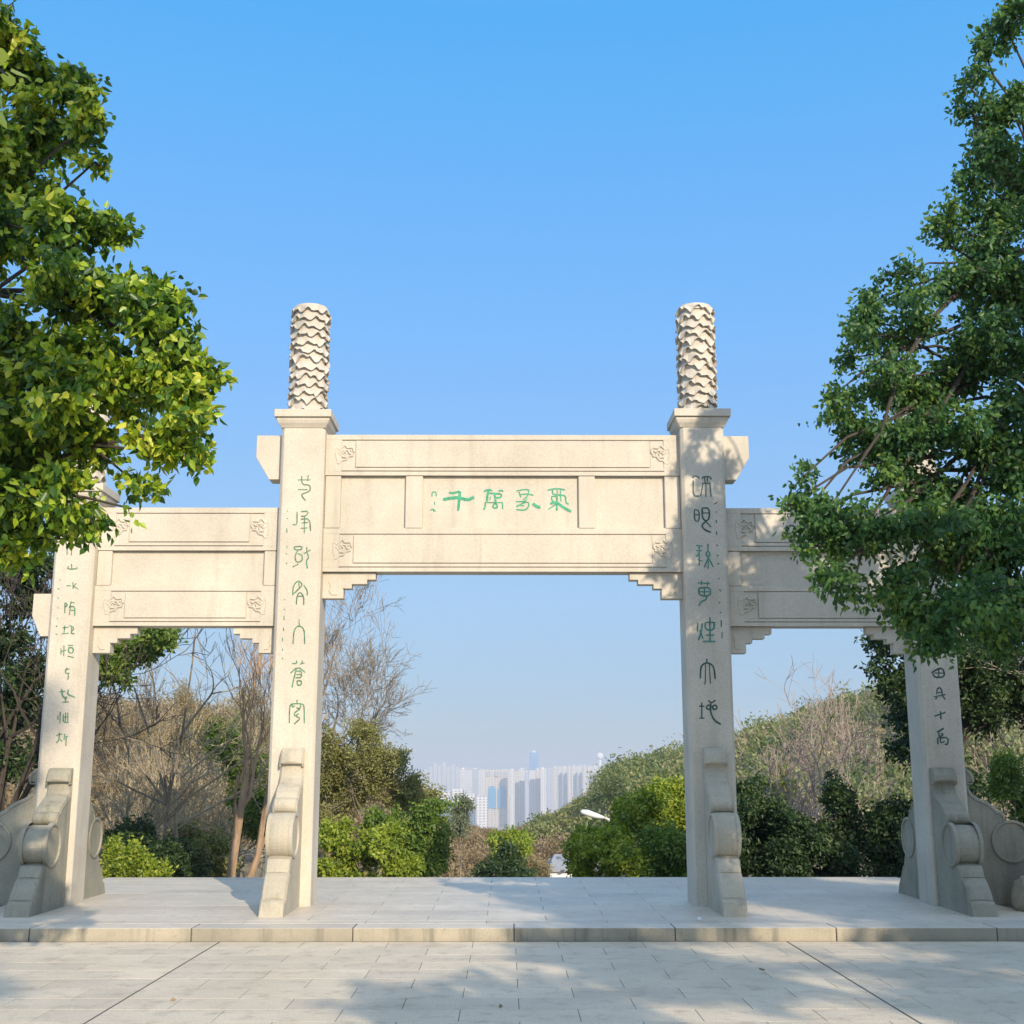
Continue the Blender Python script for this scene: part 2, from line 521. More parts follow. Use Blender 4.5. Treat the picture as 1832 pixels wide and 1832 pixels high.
def ground_z(x, y):
    t = x / np.maximum(y, 1.0)
    far = 1.6 + np.interp(t, E_T, E_S) * np.minimum(y, 220) - np.interp(y, [0, 60, 150], [3.0, 2.4, 1.5])
    near = np.interp(y, [18.6, 22, 40, 400], [0.0, -1.3, -4.2, -12])
    near = near + np.clip((np.abs(x) - 3.0) / 8, 0, 1) * np.interp(y, [18.6, 30, 60], [0.0, 1.1, 2.0])
    k = np.clip((y - 45) / 60, 0, 1); k = k * k * (3 - 2 * k)
    z = near * (1 - k) + far * k
    dr = np.clip((y - 230) / 350, 0, 1); dr = dr * dr * (3 - 2 * dr)
    z = z * (1 - dr) + (-106) * dr
    return z


def build_terrain():
    ys = np.concatenate([np.linspace(18.5, 60, 50), np.linspace(62, 260, 70), np.linspace(270, 640, 40)])
    ts = np.linspace(-1, 1, 121)
    V = []
    for y in ys:
        w = 14 + y * 1.0
        for tt in ts:
            x = tt * w
            z = float(ground_z(x, y)) + 0.12 * math.sin(x * 0.9 + y * 0.5) * math.sin(y * 0.7) * min(1, (y - 18.5) / 10)
            V.append((x, y, z))
    nx = len(ts)
    Fc = [(j * nx + i, j * nx + i + 1, (j + 1) * nx + i + 1, (j + 1) * nx + i) for j in range(len(ys) - 1) for i in range(nx - 1)]
    me = bpy.data.meshes.new('hillside')
    me.from_pydata(V, [], Fc); me.update()
    tag(link('hillside', me, M['scrub_ground'], smooth=True), kind='structure')
    mb = MB()
    mb.v = [(-16000, 420, -105), (16000, 420, -105), (16000, 14000, -105), (-16000, 14000, -105)]; mb.f = [(0, 1, 2, 3)]
    tag(mb.build('city_plain', M['plain_ground']), kind='structure')


build_terrain()

mb = MB(); mb.box(-60, 60, -60, 18.45, -0.6, -0.0022)
tag(mb.build('ground', M['joint']), kind='structure')
# soil at both sides beyond the paving
mb = MB()
mb.box(-60, -9.2, -60, 18.47, -0.002, 0.004); mb.box(9.2, 60, -60, 18.47, -0.002, 0.004)
tag(mb.build('side_ground', M['soil']), kind='structure')


def slab_field(name, x0, x1, y0, y1, lx, ly, z0, z1, mat, gap=0.005, bev=0.0012, phase=0.0, holes=None, jit=0.0005):
    V, Fc, va = [], [], []
    row = 0
    y = y1
    while y > y0 + 0.02:
        ya = max(y0, y - ly)
        x = x0 - (lx * 0.5 if row % 2 else 0) - phase
        while x < x1:
            xa, xb = max(x, x0), min(x + lx, x1)
            if xb - xa > 0.012:
                a, b, c, d = xa + gap / 2, xb - gap / 2, ya + gap / 2, y - gap / 2
                n = len(V); zt = z1 + random.uniform(-jit, jit)
                V += [(a, c, z0), (b, c, z0), (b, d, z0), (a, d, z0), (a, c, zt - bev), (b, c, zt - bev), (b, d, zt - bev), (a, d, zt - bev),
                      (a + bev, c + bev, zt), (b - bev, c + bev, zt), (b - bev, d - bev, zt), (a + bev, d - bev, zt)]
                for q in ((0, 1, 5, 4), (1, 2, 6, 5), (2, 3, 7, 6), (3, 0, 4, 7), (4, 5, 9, 8), (5, 6, 10, 9), (6, 7, 11, 10), (7, 4, 8, 11), (8, 9, 10, 11)):
                    Fc.append(tuple(n + i for i in q))
                v = min(1, max(0, random.gauss(0.5, 0.22)))
                va += [v] * 9
            x += lx
        y = ya
        row += 1
    me = bpy.data.meshes.new(name)
    me.from_pydata(V, [], Fc); me.update()
    at_ = me.attributes.new('var', 'FLOAT', 'FACE'); at_.data.foreach_set('value', va)
    return tag(link(name, me, mat), kind='structure')


# lower forecourt paving in three fields parted by dark expansion joints
slab_field('paving', -2.668, 2.708, -6, 12.27, 0.80, 0.42, -0.012, 0.0, M['paving'])
slab_field('paving', -9.2, -2.682, -6, 12.27, 0.80, 0.42, -0.012, 0.0, M['paving'], phase=0.25)
slab_field('paving', 2.722, 9.2, -6, 12.27, 0.80, 0.42, -0.012, 0.0, M['paving'], phase=0.17)
mb = MB(); mb.box(-9.2, 9.2, -60, -6.01, -0.0018, 0.0)
tag(mb.build('paving', M['paving']), kind='structure')

PZ = 0.12
PY0, PY1 = 12.31, 17.98
mb = MB(); mb.box(-9.2, 9.2, PY0 + 0.02, PY1, -0.02, PZ - 0.0025)
tag(mb.build('platform_base', M['joint']), kind='structure')
slab_field('platform_paving', -5.55, 5.55, PY0 + 0.36, PY1, 1.2, 0.46, 0.085, PZ, M['platform'], gap=0.005, jit=0.0004)
# kerb stones along the front of the platform
V, Fc = MB(), 0
kb = MB(); va = []
xk = -9.12
while xk < 9.1:
    kb.box(xk + 0.004, min(xk + 1.54, 9.2) - 0.004, PY0, PY0 + 0.352, -0.025, PZ + random.uniform(-0.001, 0.001))
    va += [random.uniform(0.1, 0.9)] * 6
    xk += 1.54
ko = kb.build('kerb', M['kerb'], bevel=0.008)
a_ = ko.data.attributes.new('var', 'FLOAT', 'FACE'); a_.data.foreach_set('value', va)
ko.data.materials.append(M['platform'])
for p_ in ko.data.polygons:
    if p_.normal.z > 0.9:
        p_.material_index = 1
tag(ko, kind='structure')
mb = MB(); mb.box(5.556, 9.2, PY0 + 0.36, PY1, 0.085, PZ - 0.004); mb.box(-9.2, -5.556, PY0 + 0.36, PY1, 0.085, PZ - 0.004)
tag(mb.build('planting_soil', M['soil']), kind='structure')

# ------------------------------------------------------------------ the archway
GY = 14.46                                  # centre line of the gate
YF = 14.20                                  # front of the pillars
YB = 14.33                                  # front of the beams
gate = tag(empty('stone_archway', (0, GY, PZ)), 'pale stone memorial archway with four square pillars, carved beams and green inscriptions', 'archway')
OFF = np.array([0, GY, PZ])


def gb(mb, name, mat, parent=None, bevel=0.006, smooth=False):
    """build a part of the gate: mesh given in world coordinates"""
    mb.v = [tuple(np.array(v) - OFF) for v in mb.v]
    return mb.build(name, M[mat], parent or gate, bevel, smooth)


def make_pillar(x, hw, hd, top, s, main):
    c = 0.035
    x0, x1, y0, y1 = x - hw, x + hw, GY - hd, GY + hd
    mb = MB()
    ring = [(x0 + c, y0), (x1 - c, y0), (x1, y0 + c), (x1, y1 - c), (x1 - c, y1), (x0 + c, y1), (x0, y1 - c), (x0, y0 + c)]
    mb.v = [(a, b, PZ - 0.01) for a, b in ring] + [(a, b, top) for a, b in ring]
    mb.f = [tuple(reversed(range(8))), tuple(range(8, 16))] + [(i, (i + 1) % 8, 8 + (i + 1) % 8, 8 + i) for i in range(8)]
    p = gb(mb, 'pillar', 'stone', bevel=0.006)
    # capital: cyma moulding + slab
    cap = MB()
    prof = [(0.0, 0.0), (0.012, 0.02), (0.035, 0.05), (0.05, 0.085), (0.052, 0.11), (0.062, 0.112)]
    z = top + 0.002
    rows = []
    for dx, dz in prof:
        a = hw + dx + 0.003; b = hd + dx + 0.003
        rows.append([(x - a, GY - b, z + dz), (x + a, GY - b, z + dz), (x + a, GY + b, z + dz), (x - a, GY + b, z + dz)])
    for r in rows:
        cap.v += r
    for i in range(len(rows) - 1):
        for k in range(4):
            cap.f.append((i * 4 + k, i * 4 + (k + 1) % 4, (i + 1) * 4 + (k + 1) % 4, (i + 1) * 4 + k))
    cap.f.append((3, 2, 1, 0))
    n = (len(rows) - 1) * 4
    cap.f.append((n, n + 1, n + 2, n + 3))
    a, b = hw + 0.078, hd + 0.085
    cap.box(x - a, x + a, GY - b, GY + b, z + 0.118, z + 0.21)
    gb(cap, 'capital', 'stone', p, bevel=0.005)
    return p, z + 0.21


def finial(x, z0, z1, r, parent, seed):
    rng = random.Random(seed)
    mb = MB()
    seg = 72
    # core
    mb.tube([(x, GY, z0), (x, GY, z1 - 0.06)], r * 0.86, 32)
    nl = 13
    ph = (z1 - z0) / nl
    for k in range(nl):
        zt = z1 - k * ph - 0.02
        zb = zt - ph * 0.98
        n0 = len(mb.v)
        shift = (k % 2) * 0.5 + rng.uniform(-.12, .12)
        amp = ph * 0.75
        per = 6
        lobes = [rng.uniform(0.45, 1.4) for _ in range(per * 2)]
        for row in range(4):
            for s in range(seg):
                t = s / seg * per + shift
                i = int(math.floor(t * 1)) % per
                fr = t - math.floor(t)
                w = (1 - abs(2 * fr - 1)) ** 1.3 * lobes[i]            # peak in the middle of each notch
                w += 0.2 * math.sin(6.28 * fr * 2 + lobes[i] * 3) + (0.25 if fr > 0.62 + 0.1 * lobes[i] else 0) * lobes[(i + 3) % per]
                edge = zb + amp * w
                rg = 1 + 0.02 * math.sin(t * 9 + k) * lobes[(i + 2) % per] + rng.uniform(-.006, .006)
                if row == 0:
                    rr, zz = r * 0.87, zt + 0.03
                elif row == 1:
                    rr, zz = r * (0.95 * rg), (zt + edge) / 2 + 0.015
                elif row == 2:
                    rr, zz = r * (1.05 * rg), edge + 0.006
                else:
                    rr, zz = r * 0.88, edge + 0.022
                zz = max(zz, z0 + 0.002)
                th = 2 * pi * s / seg
                mb.v.append((x + rr * cos(th), GY + rr * sin(th), zz))
        for row in range(3):
            for s in range(seg):
                s2 = (s + 1) % seg
                a, b, c, d = n0 + row * seg + s, n0 + row * seg + s2, n0 + (row + 1) * seg + s2, n0 + (row + 1) * seg + s
                mb.f.append((a, d, c, b))
    # domed top
    n0 = len(mb.v)
    rings = [(0.93, z1 - 0.07), (0.93, z1 - 0.02), (0.84, z1 + 0.012), (0.55, z1 + 0.03), (0.2, z1 + 0.036)]
    for rr, zz in rings:
        for s in range(36):
            mb.v.append((x + r * rr * cos(2 * pi * s / 36), GY + r * rr * sin(2 * pi * s / 36), zz))
    for k in range(len(rings) - 1):
        for s in range(36):
            s2 = (s + 1) % 36
            mb.f.append((n0 + k * 36 + s, n0 + k * 36 + s2, n0 + (k + 1) * 36 + s2, n0 + (k + 1) * 36 + s))
    mb.f.append(tuple(n0 + (len(rings) - 1) * 36 + s for s in range(36)))
    return gb(mb, 'finial', 'finial', parent, 0)


def arc(cx, cz, r, a0, a1, n):
    return [(cx + r * cos(radians(a0 + (a1 - a0) * i / n)), cz + r * sin(radians(a0 + (a1 - a0) * i / n))) for i in range(n + 1)]


def drum_stone(ox, oy, direction, h, hw, parent, mat, base_z=PZ):
    """guard stone; profile in (u, z), u runs out of the pillar along direction"""
    s = h / 1.75
    du = np.array(direction, float)
    side = np.array([-du[1], du[0]])
    prof = [(-0.01, 1.75)]
    prof += [(0.05, 1.745), (0.095, 1.71), (0.125, 1.65), (0.135, 1.595), (0.132, 1.575), (0.065, 1.57), (0.058, 1.53), (0.068, 1.47), (0.10, 1.41), (0.17, 1.355), (0.26, 1.31), (0.335, 1.255), (0.37, 1.20)]
    prof += arc(0.37, 1.115, 0.085, 62, -62, 8)
    prof += arc(0.49, 0.80, 0.24, 92, -62, 16)
    prof += [(0.66, 0.57), (0.69, 0.562), (0.725, 0.50), (0.75, 0.43), (0.745, 0.423)]
    prof += [(0.79, 0.395), (0.85, 0.33), (0.90, 0.26), (0.935, 0.19), (0.935, 0.17)]
    prof += [(0.965, 0.165), (0.99, 0.14), (1.03, 0.0), (-0.01, 0.0)]
    pu = [(u, z * s if z > 0 else z) for u, z in prof]
    mb = MB()
    k = len(pu)
    xs = [(-1.0, 0.022), (-0.90, 0.004), (-0.45, -0.010), (0.0, -0.016), (0.45, -0.010), (0.90, 0.004), (1.0, 0.022)]

    def P(u, z, w):
        q = np.array([ox, oy]) + du * u + side * (w * hw)
        return (q[0], q[1], base_z + z)
    cen = (0.25, 0.7 * s)
    for w, ins in xs:
        for i, (u, z) in enumerate(pu):
            a = pu[max(i - 1, 0)]; b = pu[min(i + 1, k - 1)]
            tx, tz = b[0] - a[0], b[1] - a[1]
            L = math.hypot(tx, tz) + 1e-9
            nx_, nz_ = -tz / L, tx / L                      # outward: to +u side
            if nx_ * 1 < 0 and z > 0.0:
                nx_, nz_ = -nx_, -nz_
            f = ins if (u > 0.0 and z > 0.01) else 0
            mb.v.append(P(u - abs(nx_) * f * (1 if nx_ > 0 else -1), z - (f * 0.3 if nz_ > 0 else 0), w))
    m = len(xs)
    for j in range(m - 1):
        for i in range(k):
            i2 = (i + 1) % k
            mb.f.append((j * k + i, j * k + i2, (j + 1) * k + i2, (j + 1) * k + i))
    mb.f.append(tuple(reversed(range(k)))); mb.f.append(tuple((m - 1) * k + i for i in range(k)))
    # rings and raised border on both sides
    for sg in (-1, 1):
        ro, ri, w0, w1 = 0.236, 0.205, 1.0, 1.0 + 0.02 / hw
        ns = 40
        n0 = len(mb.v)
        for i in range(ns):
            t = 2 * pi * i / ns
            for rr, w in ((ro, 0.8), (ro, w1 - 0.004 / hw), (ro - 0.012, w1), (ri + 0.008, w1), (ri, w1 - 0.004 / hw), (ri - 0.004, 1.002)):
                mb.v.append(P(0.50 + rr * cos(t), (0.80 * s + rr * sin(t)), w * sg))
        for i in range(ns):
            i2 = (i + 1) % ns
            for q in range(5):
                mb.f.append((n0 + i * 6 + q, n0 + i2 * 6 + q, n0 + i2 * 6 + q + 1, n0 + i * 6 + q + 1))
        border = [(u - 0.03, z - 0.025) for u, z in pu[1:-3] if z > 1.06 * s or z < 0.50 * s]
        up_ = [b for b in border if b[1] > 1.03 * s]
        lo_ = [b for b in border if b[1] < 0.50 * s]
        mb.tube([P(u, z, sg * 1.0) for u, z in up_], 0.010, 6)
        mb.tube([P(u, z, sg * 1.0) for u, z in lo_], 0.009, 6)
    o = gb(mb, 'drum_stone', mat, parent, 0.004)
    return o


MX, OX = 2.385, 5.02
HW, HD = 0.26, 0.26
OHW, OHD = 0.238, 0.25
pillars = {}
for key, x, hw, hd, top in (('L', -MX, HW, HD, 5.60), ('R', MX, HW, HD, 5.615), ('l', -OX, OHW, OHD, 4.69), ('r', OX, OHW, OHD, 4.69)):
    p, zc = make_pillar(x, hw, hd, top, 1, key in 'LR')
    pillars[key] = p
    finial(x, zc, zc + (1.385 if key in 'LR' else 1.2), 0.235 if key in 'LR' else 0.215, p, ord(key))
tag(pillars['L'], 'sunlit inner pillar with seven thin faded seal characters')
tag(pillars['R'], 'shaded inner pillar with dark seal characters')
tag(pillars['l'], 'outer pillar with thin running script')
tag(pillars['r'], 'outer pillar with bold dark running script')

for key, x, sx, h, hw in (('L', -MX, -1, 1.72, 0.125), ('R', MX, 1, 1.72, 0.125)):
    drum_stone(x + (0.015 if key == 'R' else 0.02), YF, (0, -1), h, hw, pillars[key], 'main_drum')
for key, x, sx, h, hw in (('l', -OX, -1, 1.50, 0.13), ('r', OX, 1, 1.50, 0.13)):
    drum_stone(x - sx * 0.05, GY - OHD, (0, -1), h, hw, pillars[key], 'old_stone')
    drum_stone(x - sx * 0.02, GY + OHD, (0, 1), h, hw, pillars[key], 'old_stone')
    drum_stone(x + sx * OHW, GY, (sx, 0), h, hw, pillars[key], 'old_stone')


def ornament(mb, cx, cz, w, h, flip, y):
    """carved ruyi cloud corner: raised curls"""
    curls = [
        [(-.9, .55), (-.6, .3), (-.35, .55), (-.05, .75), (.25, .5), (.75, .55)],
        [(-.75, .15), (-.4, -.05), (-.1, .2), (.15, .05), (.0, -.2)],
        [(-.9, -.75), (-.6, -.85), (-.3, -.55), (.1, -.5), (.4, -.2), (.85, -.15)],
        [(.85, .5), (.95, .15), (.7, -.1), (.5, .15), (.65, .3)],
        [(-.9, .5), (-1.0, 0), (-.85, -.6)],
        [(-.3, .3), (.3, .3), (.5, .0), (.2, -.3), (-.3, -.25), (-.55, .0), (-.3, .3)]]
    for k, c in enumerate(curls):
        pts = [(cx + flip * a * w / 2, y - 0.001 * k * 0.3, cz + b * h / 2) for a, b in c]
        # smooth
        sm = []
        for i in range(len(pts) - 1):
            sm.append(np.array(pts[i])); sm.append((np.array(pts[i]) + np.array(pts[i + 1])) / 2)
        sm.append(np.array(pts[-1]))
        mb.tube(sm, 0.0125, 6)


def beam(x0, x1, z0, z1, lines=True, parent=None):
    h = z1 - z0
    mb = MB()
    mb.box(x0, x1, YB + 0.02, 2 * GY - YB, z0 + 0.003, z1 - 0.003)
    g = 0.0055
    e = 0.19           # plain end margin before lines begin
    k = 0.355          # ornament field ends here
    zt, zb1, zb2 = z1 - h * 0.135, z0 + h * 0.105, z0 + h * 0.195
    for fy, ys in ((YB, YB + 0.03), (2 * GY - YB - 0.03, 2 * GY - YB)):
        mb.box(x0, x1, fy, ys, zt + g, z1)                       # top strip
        mb.box(x0, x1, fy, ys, z0, zb1 - g)                      # bottom strip
        mb.box(x0, x0 + e, fy + .0005, ys, zb1 - g, zt + g)            # ends
        mb.box(x1 - e, x1, fy + .0005, ys, zb1 - g, zt + g)
        mb.box(x0 + e + .0001, x1 - e - .0001, fy, ys, zb1 + g, zb2 - g)      # middle strip
        mb.box(x0 + k + g, x1 - k - g, fy, ys, zb2 + g, zt - g)         # main field
        yy = fy + 0.012 if fy == YB else fy
        ye = ys if fy == YB else ys - 0.012
        mb.box(x0 + e + .0002, x0 + k - g * .6, yy, ye, zb2 + .001 - g, zt - g)         # sunk ornament fields
        mb.box(x1 - k + g * .6, x1 - e - .0002, yy, ye, zb2 + .001 - g, zt - g)
    o = gb(mb, 'beam', 'stone', parent, 0.0025)
    cz = (zb2 + zt) / 2
    om = MB()
    ornament(om, x0 + (e * 0.35 + k) / 2 + 0.02, cz, (k - e) * 1.35, (zt - zb2) * 0.86, 1, YB + 0.006)
    gb(om, 'carved_ornament', 'stone', o, 0)
    om = MB()
    ornament(om, x1 - (e * 0.35 + k) / 2 - 0.02, cz, (k - e) * 1.35, (zt - zb2) * 0.86, -1, YB + 0.006)
    gb(om, 'carved_ornament', 'stone', o, 0)
    return o


IN = MX - HW          # 2.125
OUT = MX + HW         # 2.645
ON = OX - OHW         # 4.782
beam(-IN, IN, 5.05, 5.553)
beam(-IN, IN, 3.884, 4.402)
for sg in (-1, 1):
    a, b = sorted((sg * OUT, sg * ON))
    beam(a, b, 4.136, 4.653)
    beam(a, b, 3.242, 3.712)


def panel(x0, x1, z0, z1, posts):
    mb = MB(); mb.box(x0, x1, YB + 0.06, 2 * GY - YB - 0.06, z0 + .002, z1 - .002)
    # sloping sill along the foot
    mb.prism([(x0, z0 + 0.002), (x1, z0 + 0.002), (x1, z0 + 0.012), (x0, z0 + 0.012)], YB + 0.02, YB + 0.0598)
    o = gb(mb, 'panel', 'stone', None, 0)
    for a, b in posts:
        pb = MB(); pb.box(a, b, YB + 0.008, 2 * GY - YB - 0.008, z0 + 0.004, z1 - 0.004)
        gb(pb, 'panel_post', 'stone', o, 0.012)
    return o


mainpanel = panel(-IN, IN, 4.402, 5.05, [(-IN + .002, -1.935), (-1.163, -0.955), (0.905, 1.105), (1.935, IN - .002)])
tag(mainpanel, 'recessed panel with large green seal characters')
for sg in (-1, 1):
    a, b = sorted((sg * OUT, sg * ON))
    panel(a, b, 3.712, 4.136, [(a + .002, a + 0.172), (b - 0.172, b - .002)])

# beam ends poking out past the pillars
for sg in (-1, 1):
    mb = MB()
    mb.prism([(sg * (OUT + .001), 5.0), (sg * 2.80, 5.0), (sg * 2.965, 5.275), (sg * 2.965, 5.545), (sg * (OUT + .001), 5.545)], YB + 0.01, 2 * GY - YB - 0.01)
    gb(mb, 'beam_end', 'stone')
    mb = MB()
    q = OX + OHW + .001
    mb.prism([(sg * q, 3.12), (sg * 5.39, 3.12), (sg * 5.50, 3.36), (sg * 5.50, 3.62), (sg * q, 3.62)], YB + 0.01, 2 * GY - YB - 0.01)
    gb(mb, 'beam_end', 'stone')

# stepped brackets under the lower beams


def bracket(xp, sg, zt, w, h):
    """xp pillar face, sg direction away from the pillar"""
    st = [(0, 0), (w, 0), (w, -.28 * h), (w * .84, -.28 * h), (w * .84, -.45 * h), (w * .55, -.45 * h), (w * .55, -.62 * h), (w * .38, -.62 * h), (w * .40, -.66 * h), (w * .40, -h), (0, -h)]
    mb = MB()
    mb.prism([(xp + sg * a, zt - 0.002 + b) for a, b in st], YB + 0.055, 2 * GY - YB - 0.055)
    o = gb(mb, 'bracket', 'stone', None, 0.008)
    om = MB()
    om.tube([(xp + sg * w * a, YB + 0.053, zt + h * b) for a, b in ((.12, -.35), (.16, -.55), (.13, -.72), (.18, -.85), (.28, -.86))], 0.008, 6)
    gb(om, 'carved_ornament', 'stone', o, 0)


for sg in (-1, 1):
    bracket(sg * IN, -sg, 3.884, 0.625, 0.31)
    bracket(sg * OUT, sg, 3.242, 0.51, 0.31)
    bracket(sg * ON, -sg, 3.242, 0.51, 0.31)

# ---- inscriptions: brush strokes surveyed from the stone faces
CH = {
 'plaque': ((750, 850), 6.107, YB + 0.06, 'ink_green', [
  [(22, 325,190,370,200,445,178),(26, 445,178,440,240,425,390),(30, 258,268,340,252,430,245,530,275,600,240)],
  [(16,705,180,760,155,800,175),(16,865,180,890,165,920,180),(22,760,160,745,215,740,290),(16,760,198,880,205,905,215,885,250,820,245),(26,825,205,835,290),(13,715,300,910,300),(15,722,300,720,350,705,380),(15,910,300,912,372),(16,830,300,800,340,825,365,860,350,835,305),(8,770,270,780,235)],
  [(13,1060,175,1150,155,1205,165),(18,1090,185,1110,245),(13,1100,215,1170,205,1250,220),(10,1200,165,1185,230,1135,270),(9,1055,290,1150,290,1180,260),(13,1060,345,1130,310,1170,290,1205,310,1180,370,1140,385,1060,375),(9,1070,330,1150,335),(28,1240,310,1285,345,1325,355)],
  [(15,1400,165,1505,145,1595,163),(15,1455,165,1460,215,1560,220,1600,230,1600,300,1635,320),(9,1505,145,1510,220),(9,1545,165,1540,220,1550,290),(13,1450,228,1445,270,1470,290),(22,1505,230,1503,388),(24,1430,312,1500,295,1570,350,1662,400),(13,1490,320,1410,375),(10,1450,230,1500,235)],
  [(7,140,235,140,185,185,185,185,235)],[(7,168,290,168,330)],[(6,120,385,145,370,165,400),(6,150,365,180,400)]]),
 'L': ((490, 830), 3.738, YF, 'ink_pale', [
  [(5,160,107,245,107),(5,185,80,188,140,240,140,245,175,225,190,190,200,185,215,212,245),(5,230,75,225,115),(5,160,172,225,172)],
  [(6,155,320,155,410,125,405),(6,180,320,235,315,215,350,180,350),(6,205,345,203,465),(6,180,370,240,365,245,450),(5,185,395,230,392),(5,180,430,225,428)],
  [(5,135,555,190,550,185,575,140,575,135,555),(6,160,575,140,620,150,660,190,650,190,610,160,600),(5,125,690,165,670),(6,220,555,220,590),(5,200,600,245,575),(5,220,590,235,625,215,650,225,700)],
  [(5,125,880,130,810,165,778,195,810,150,850),(5,165,778,170,830),(5,200,810,225,850,222,880),(5,150,940,155,880,175,855,200,885,200,945),(5,160,885,195,885),(5,130,870,180,825)],
  [(7,168,1035,170,1085),(7,128,1205,133,1120,150,1090,170,1083,195,1095,205,1130,205,1205)],
  [(5,120,1335,155,1335,150,1315),(5,175,1340,205,1330),(5,190,1315,185,1340),(6,110,1400,160,1355,210,1395),(6,150,1370,130,1450,122,1495),(6,150,1385,185,1385,185,1430,145,1430),(5,150,1408,183,1408),(6,155,1450,185,1450,183,1480,157,1480,155,1450)],
  [(6,155,1575,155,1605),(7,103,1735,105,1620,120,1603,190,1603,203,1620,203,1735),(5,120,1605,125,1630,140,1615),(6,180,1605,175,1640,150,1630),(6,175,1640,135,1665,140,1690,165,1670),(6,150,1690,180,1700,135,1740)],
  [(5,88,312,93,318),(5,88,362,93,368),(5,86,430,88,460),(5,88,548,87,565),(5,83,598,86,606),(5,80,662,88,668)],
  [(5,68,905,76,912),(5,68,968,72,978),(5,68,1015,68,1045),(5,64,1095,66,1118),(5,57,1162,58,1185),(5,57,1235,58,1248),(4,54,1298,62,1305)]]),
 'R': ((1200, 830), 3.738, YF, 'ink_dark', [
  [(5,145,95,155,80,185,85,190,100),(5,210,100,215,85,265,85,270,105),(6,210,130,265,128),(6,215,130,200,215),(7,235,135,235,220),(6,262,130,270,220),(4,150,110,150,215,190,215),(5,225,90,230,125),(5,245,90,245,120)],
  [(6,158,305,158,380,190,385,190,310,158,305),(5,158,340,190,340),(9,210,295,258,295,258,365,235,385,210,360,210,295),(7,210,328,258,328),(9,235,385,205,410,225,440,270,458),(8,235,385,270,422)],
  [(8,170,545,215,550),(8,190,548,190,600,170,620),(8,170,580,210,580),(8,190,600,190,680),(7,180,640,210,650),(9,250,535,248,580),(8,235,600,250,580,265,605,250,625,235,600),(8,250,625,225,690),(8,250,625,250,700),(8,250,625,285,690)],
  [(9,180,795,265,800),(9,205,780,205,810),(9,245,785,245,812),(9,188,830,188,880,265,885,265,825,188,830),(8,225,825,225,885),(7,190,855,262,855),(8,240,890,235,910,200,920,188,950)],
  [(10,180,1060,178,1120),(10,210,1065,205,1120,185,1180),(9,195,1110,215,1170),(10,262,1025,262,1190),(9,230,1060,295,1060),(9,230,1062,232,1110,290,1110,290,1062),(9,235,1145,290,1145),(11,215,1187,300,1187)],
  [(10,240,1303,242,1330),(9,198,1435,200,1360,215,1340,242,1328,280,1345,292,1380,297,1440),(7,233,1340,230,1465),(7,258,1340,265,1470),(5,222,1470,232,1472)],
  [(9,190,1620,225,1620),(10,207,1595,207,1700),(9,190,1700,225,1700),(8,250,1580,270,1600,300,1580),(8,240,1620,255,1610,268,1625,255,1645,238,1635,240,1620),(8,280,1620,300,1610,312,1630,295,1645,280,1635,280,1620),(9,268,1600,265,1660,290,1715,335,1742)],
  [(5,290,270,310,255),(5,300,320,310,322),(5,303,375,306,395),(6,306,450,308,475),(5,305,540,315,548),(5,308,610,318,616),(5,312,665,324,668),(5,317,770,327,766),(6,325,840,335,852),(5,320,930,330,926),(5,327,990,336,998),(6,337,1045,338,1090),(6,343,1125,343,1165)]]),
 'l': ((0, 860), 3.665, GY - OHD, 'ink_pale', [
  [(6,440,425,440,485),(6,470,430,468,490)],
  [(6,450,560,440,580,505,578),(6,470,545,470,580),(6,505,565,505,580)],
  [(6,435,688,465,690),(6,478,665,480,710),(6,480,690,515,712),(6,500,672,485,690)],
  [(7,425,800,425,870),(6,425,800,445,815,425,830),(6,460,800,490,800),(6,470,790,455,835),(7,455,825,492,825,490,885),(6,460,850,490,850),(6,462,825,455,880)],
  [(6,410,965,450,960),(6,425,950,420,1005),(6,405,1005,450,1000),(7,455,950,490,965,460,1000,490,1005),(6,470,950,470,1000)],
  [(6,400,1100,400,1140),(7,420,1080,418,1150),(6,405,1120,435,1110),(7,445,1080,480,1080),(7,450,1095,450,1130,480,1130,480,1095,450,1095),(7,445,1150,485,1160)],
  [(6,425,1240,455,1235),(6,440,1225,425,1265,455,1262),(6,450,1262,445,1305)],
  [(8,390,1385,430,1380),(8,405,1365,410,1420,440,1420),(8,450,1370,440,1400,490,1420),(7,420,1430,440,1430),(7,430,1420,430,1455),(7,410,1452,450,1450)],
  [(6,380,1540,380,1570),(6,395,1515,393,1590),(6,415,1530,415,1585,450,1585),(5,430,1520,430,1580),(5,445,1520,445,1580),(5,415,1550,450,1548)],
  [(6,370,1670,410,1660),(6,390,1650,388,1700,370,1720),(6,385,1690,410,1710),(6,425,1660,420,1700),(6,425,1680,445,1675),(7,435,1680,432,1740)],
  [(5,392,655,398,648),(5,378,710,392,708),(5,380,765,382,775),(5,378,830,384,838),(5,372,900,380,902),(5,368,950,374,958),(5,364,1005,378,1008)]]),
 'r': ((1600, 1120), 6.54, GY - OHD, 'ink_dark', [
  [(16,435,550,490,510,560,490,590,560,570,600,470,600,450,555),(12,520,490,520,600),(12,470,550,590,550)],
  [(14,500,740,530,715,555,750,560,800),(12,500,740,495,800),(14,460,830,600,800),(14,500,830,480,860),(14,560,810,595,860),(10,505,780,550,775)],
  [(18,470,1055,600,1010),(18,540,995,545,1090)],
  [(22,500,1245,580,1195),(14,525,1250,520,1300,580,1270,545,1255),(16,505,1310,510,1385),(14,515,1310,630,1300,625,1385,590,1385),(12,540,1320,535,1370,590,1350)]]),
}


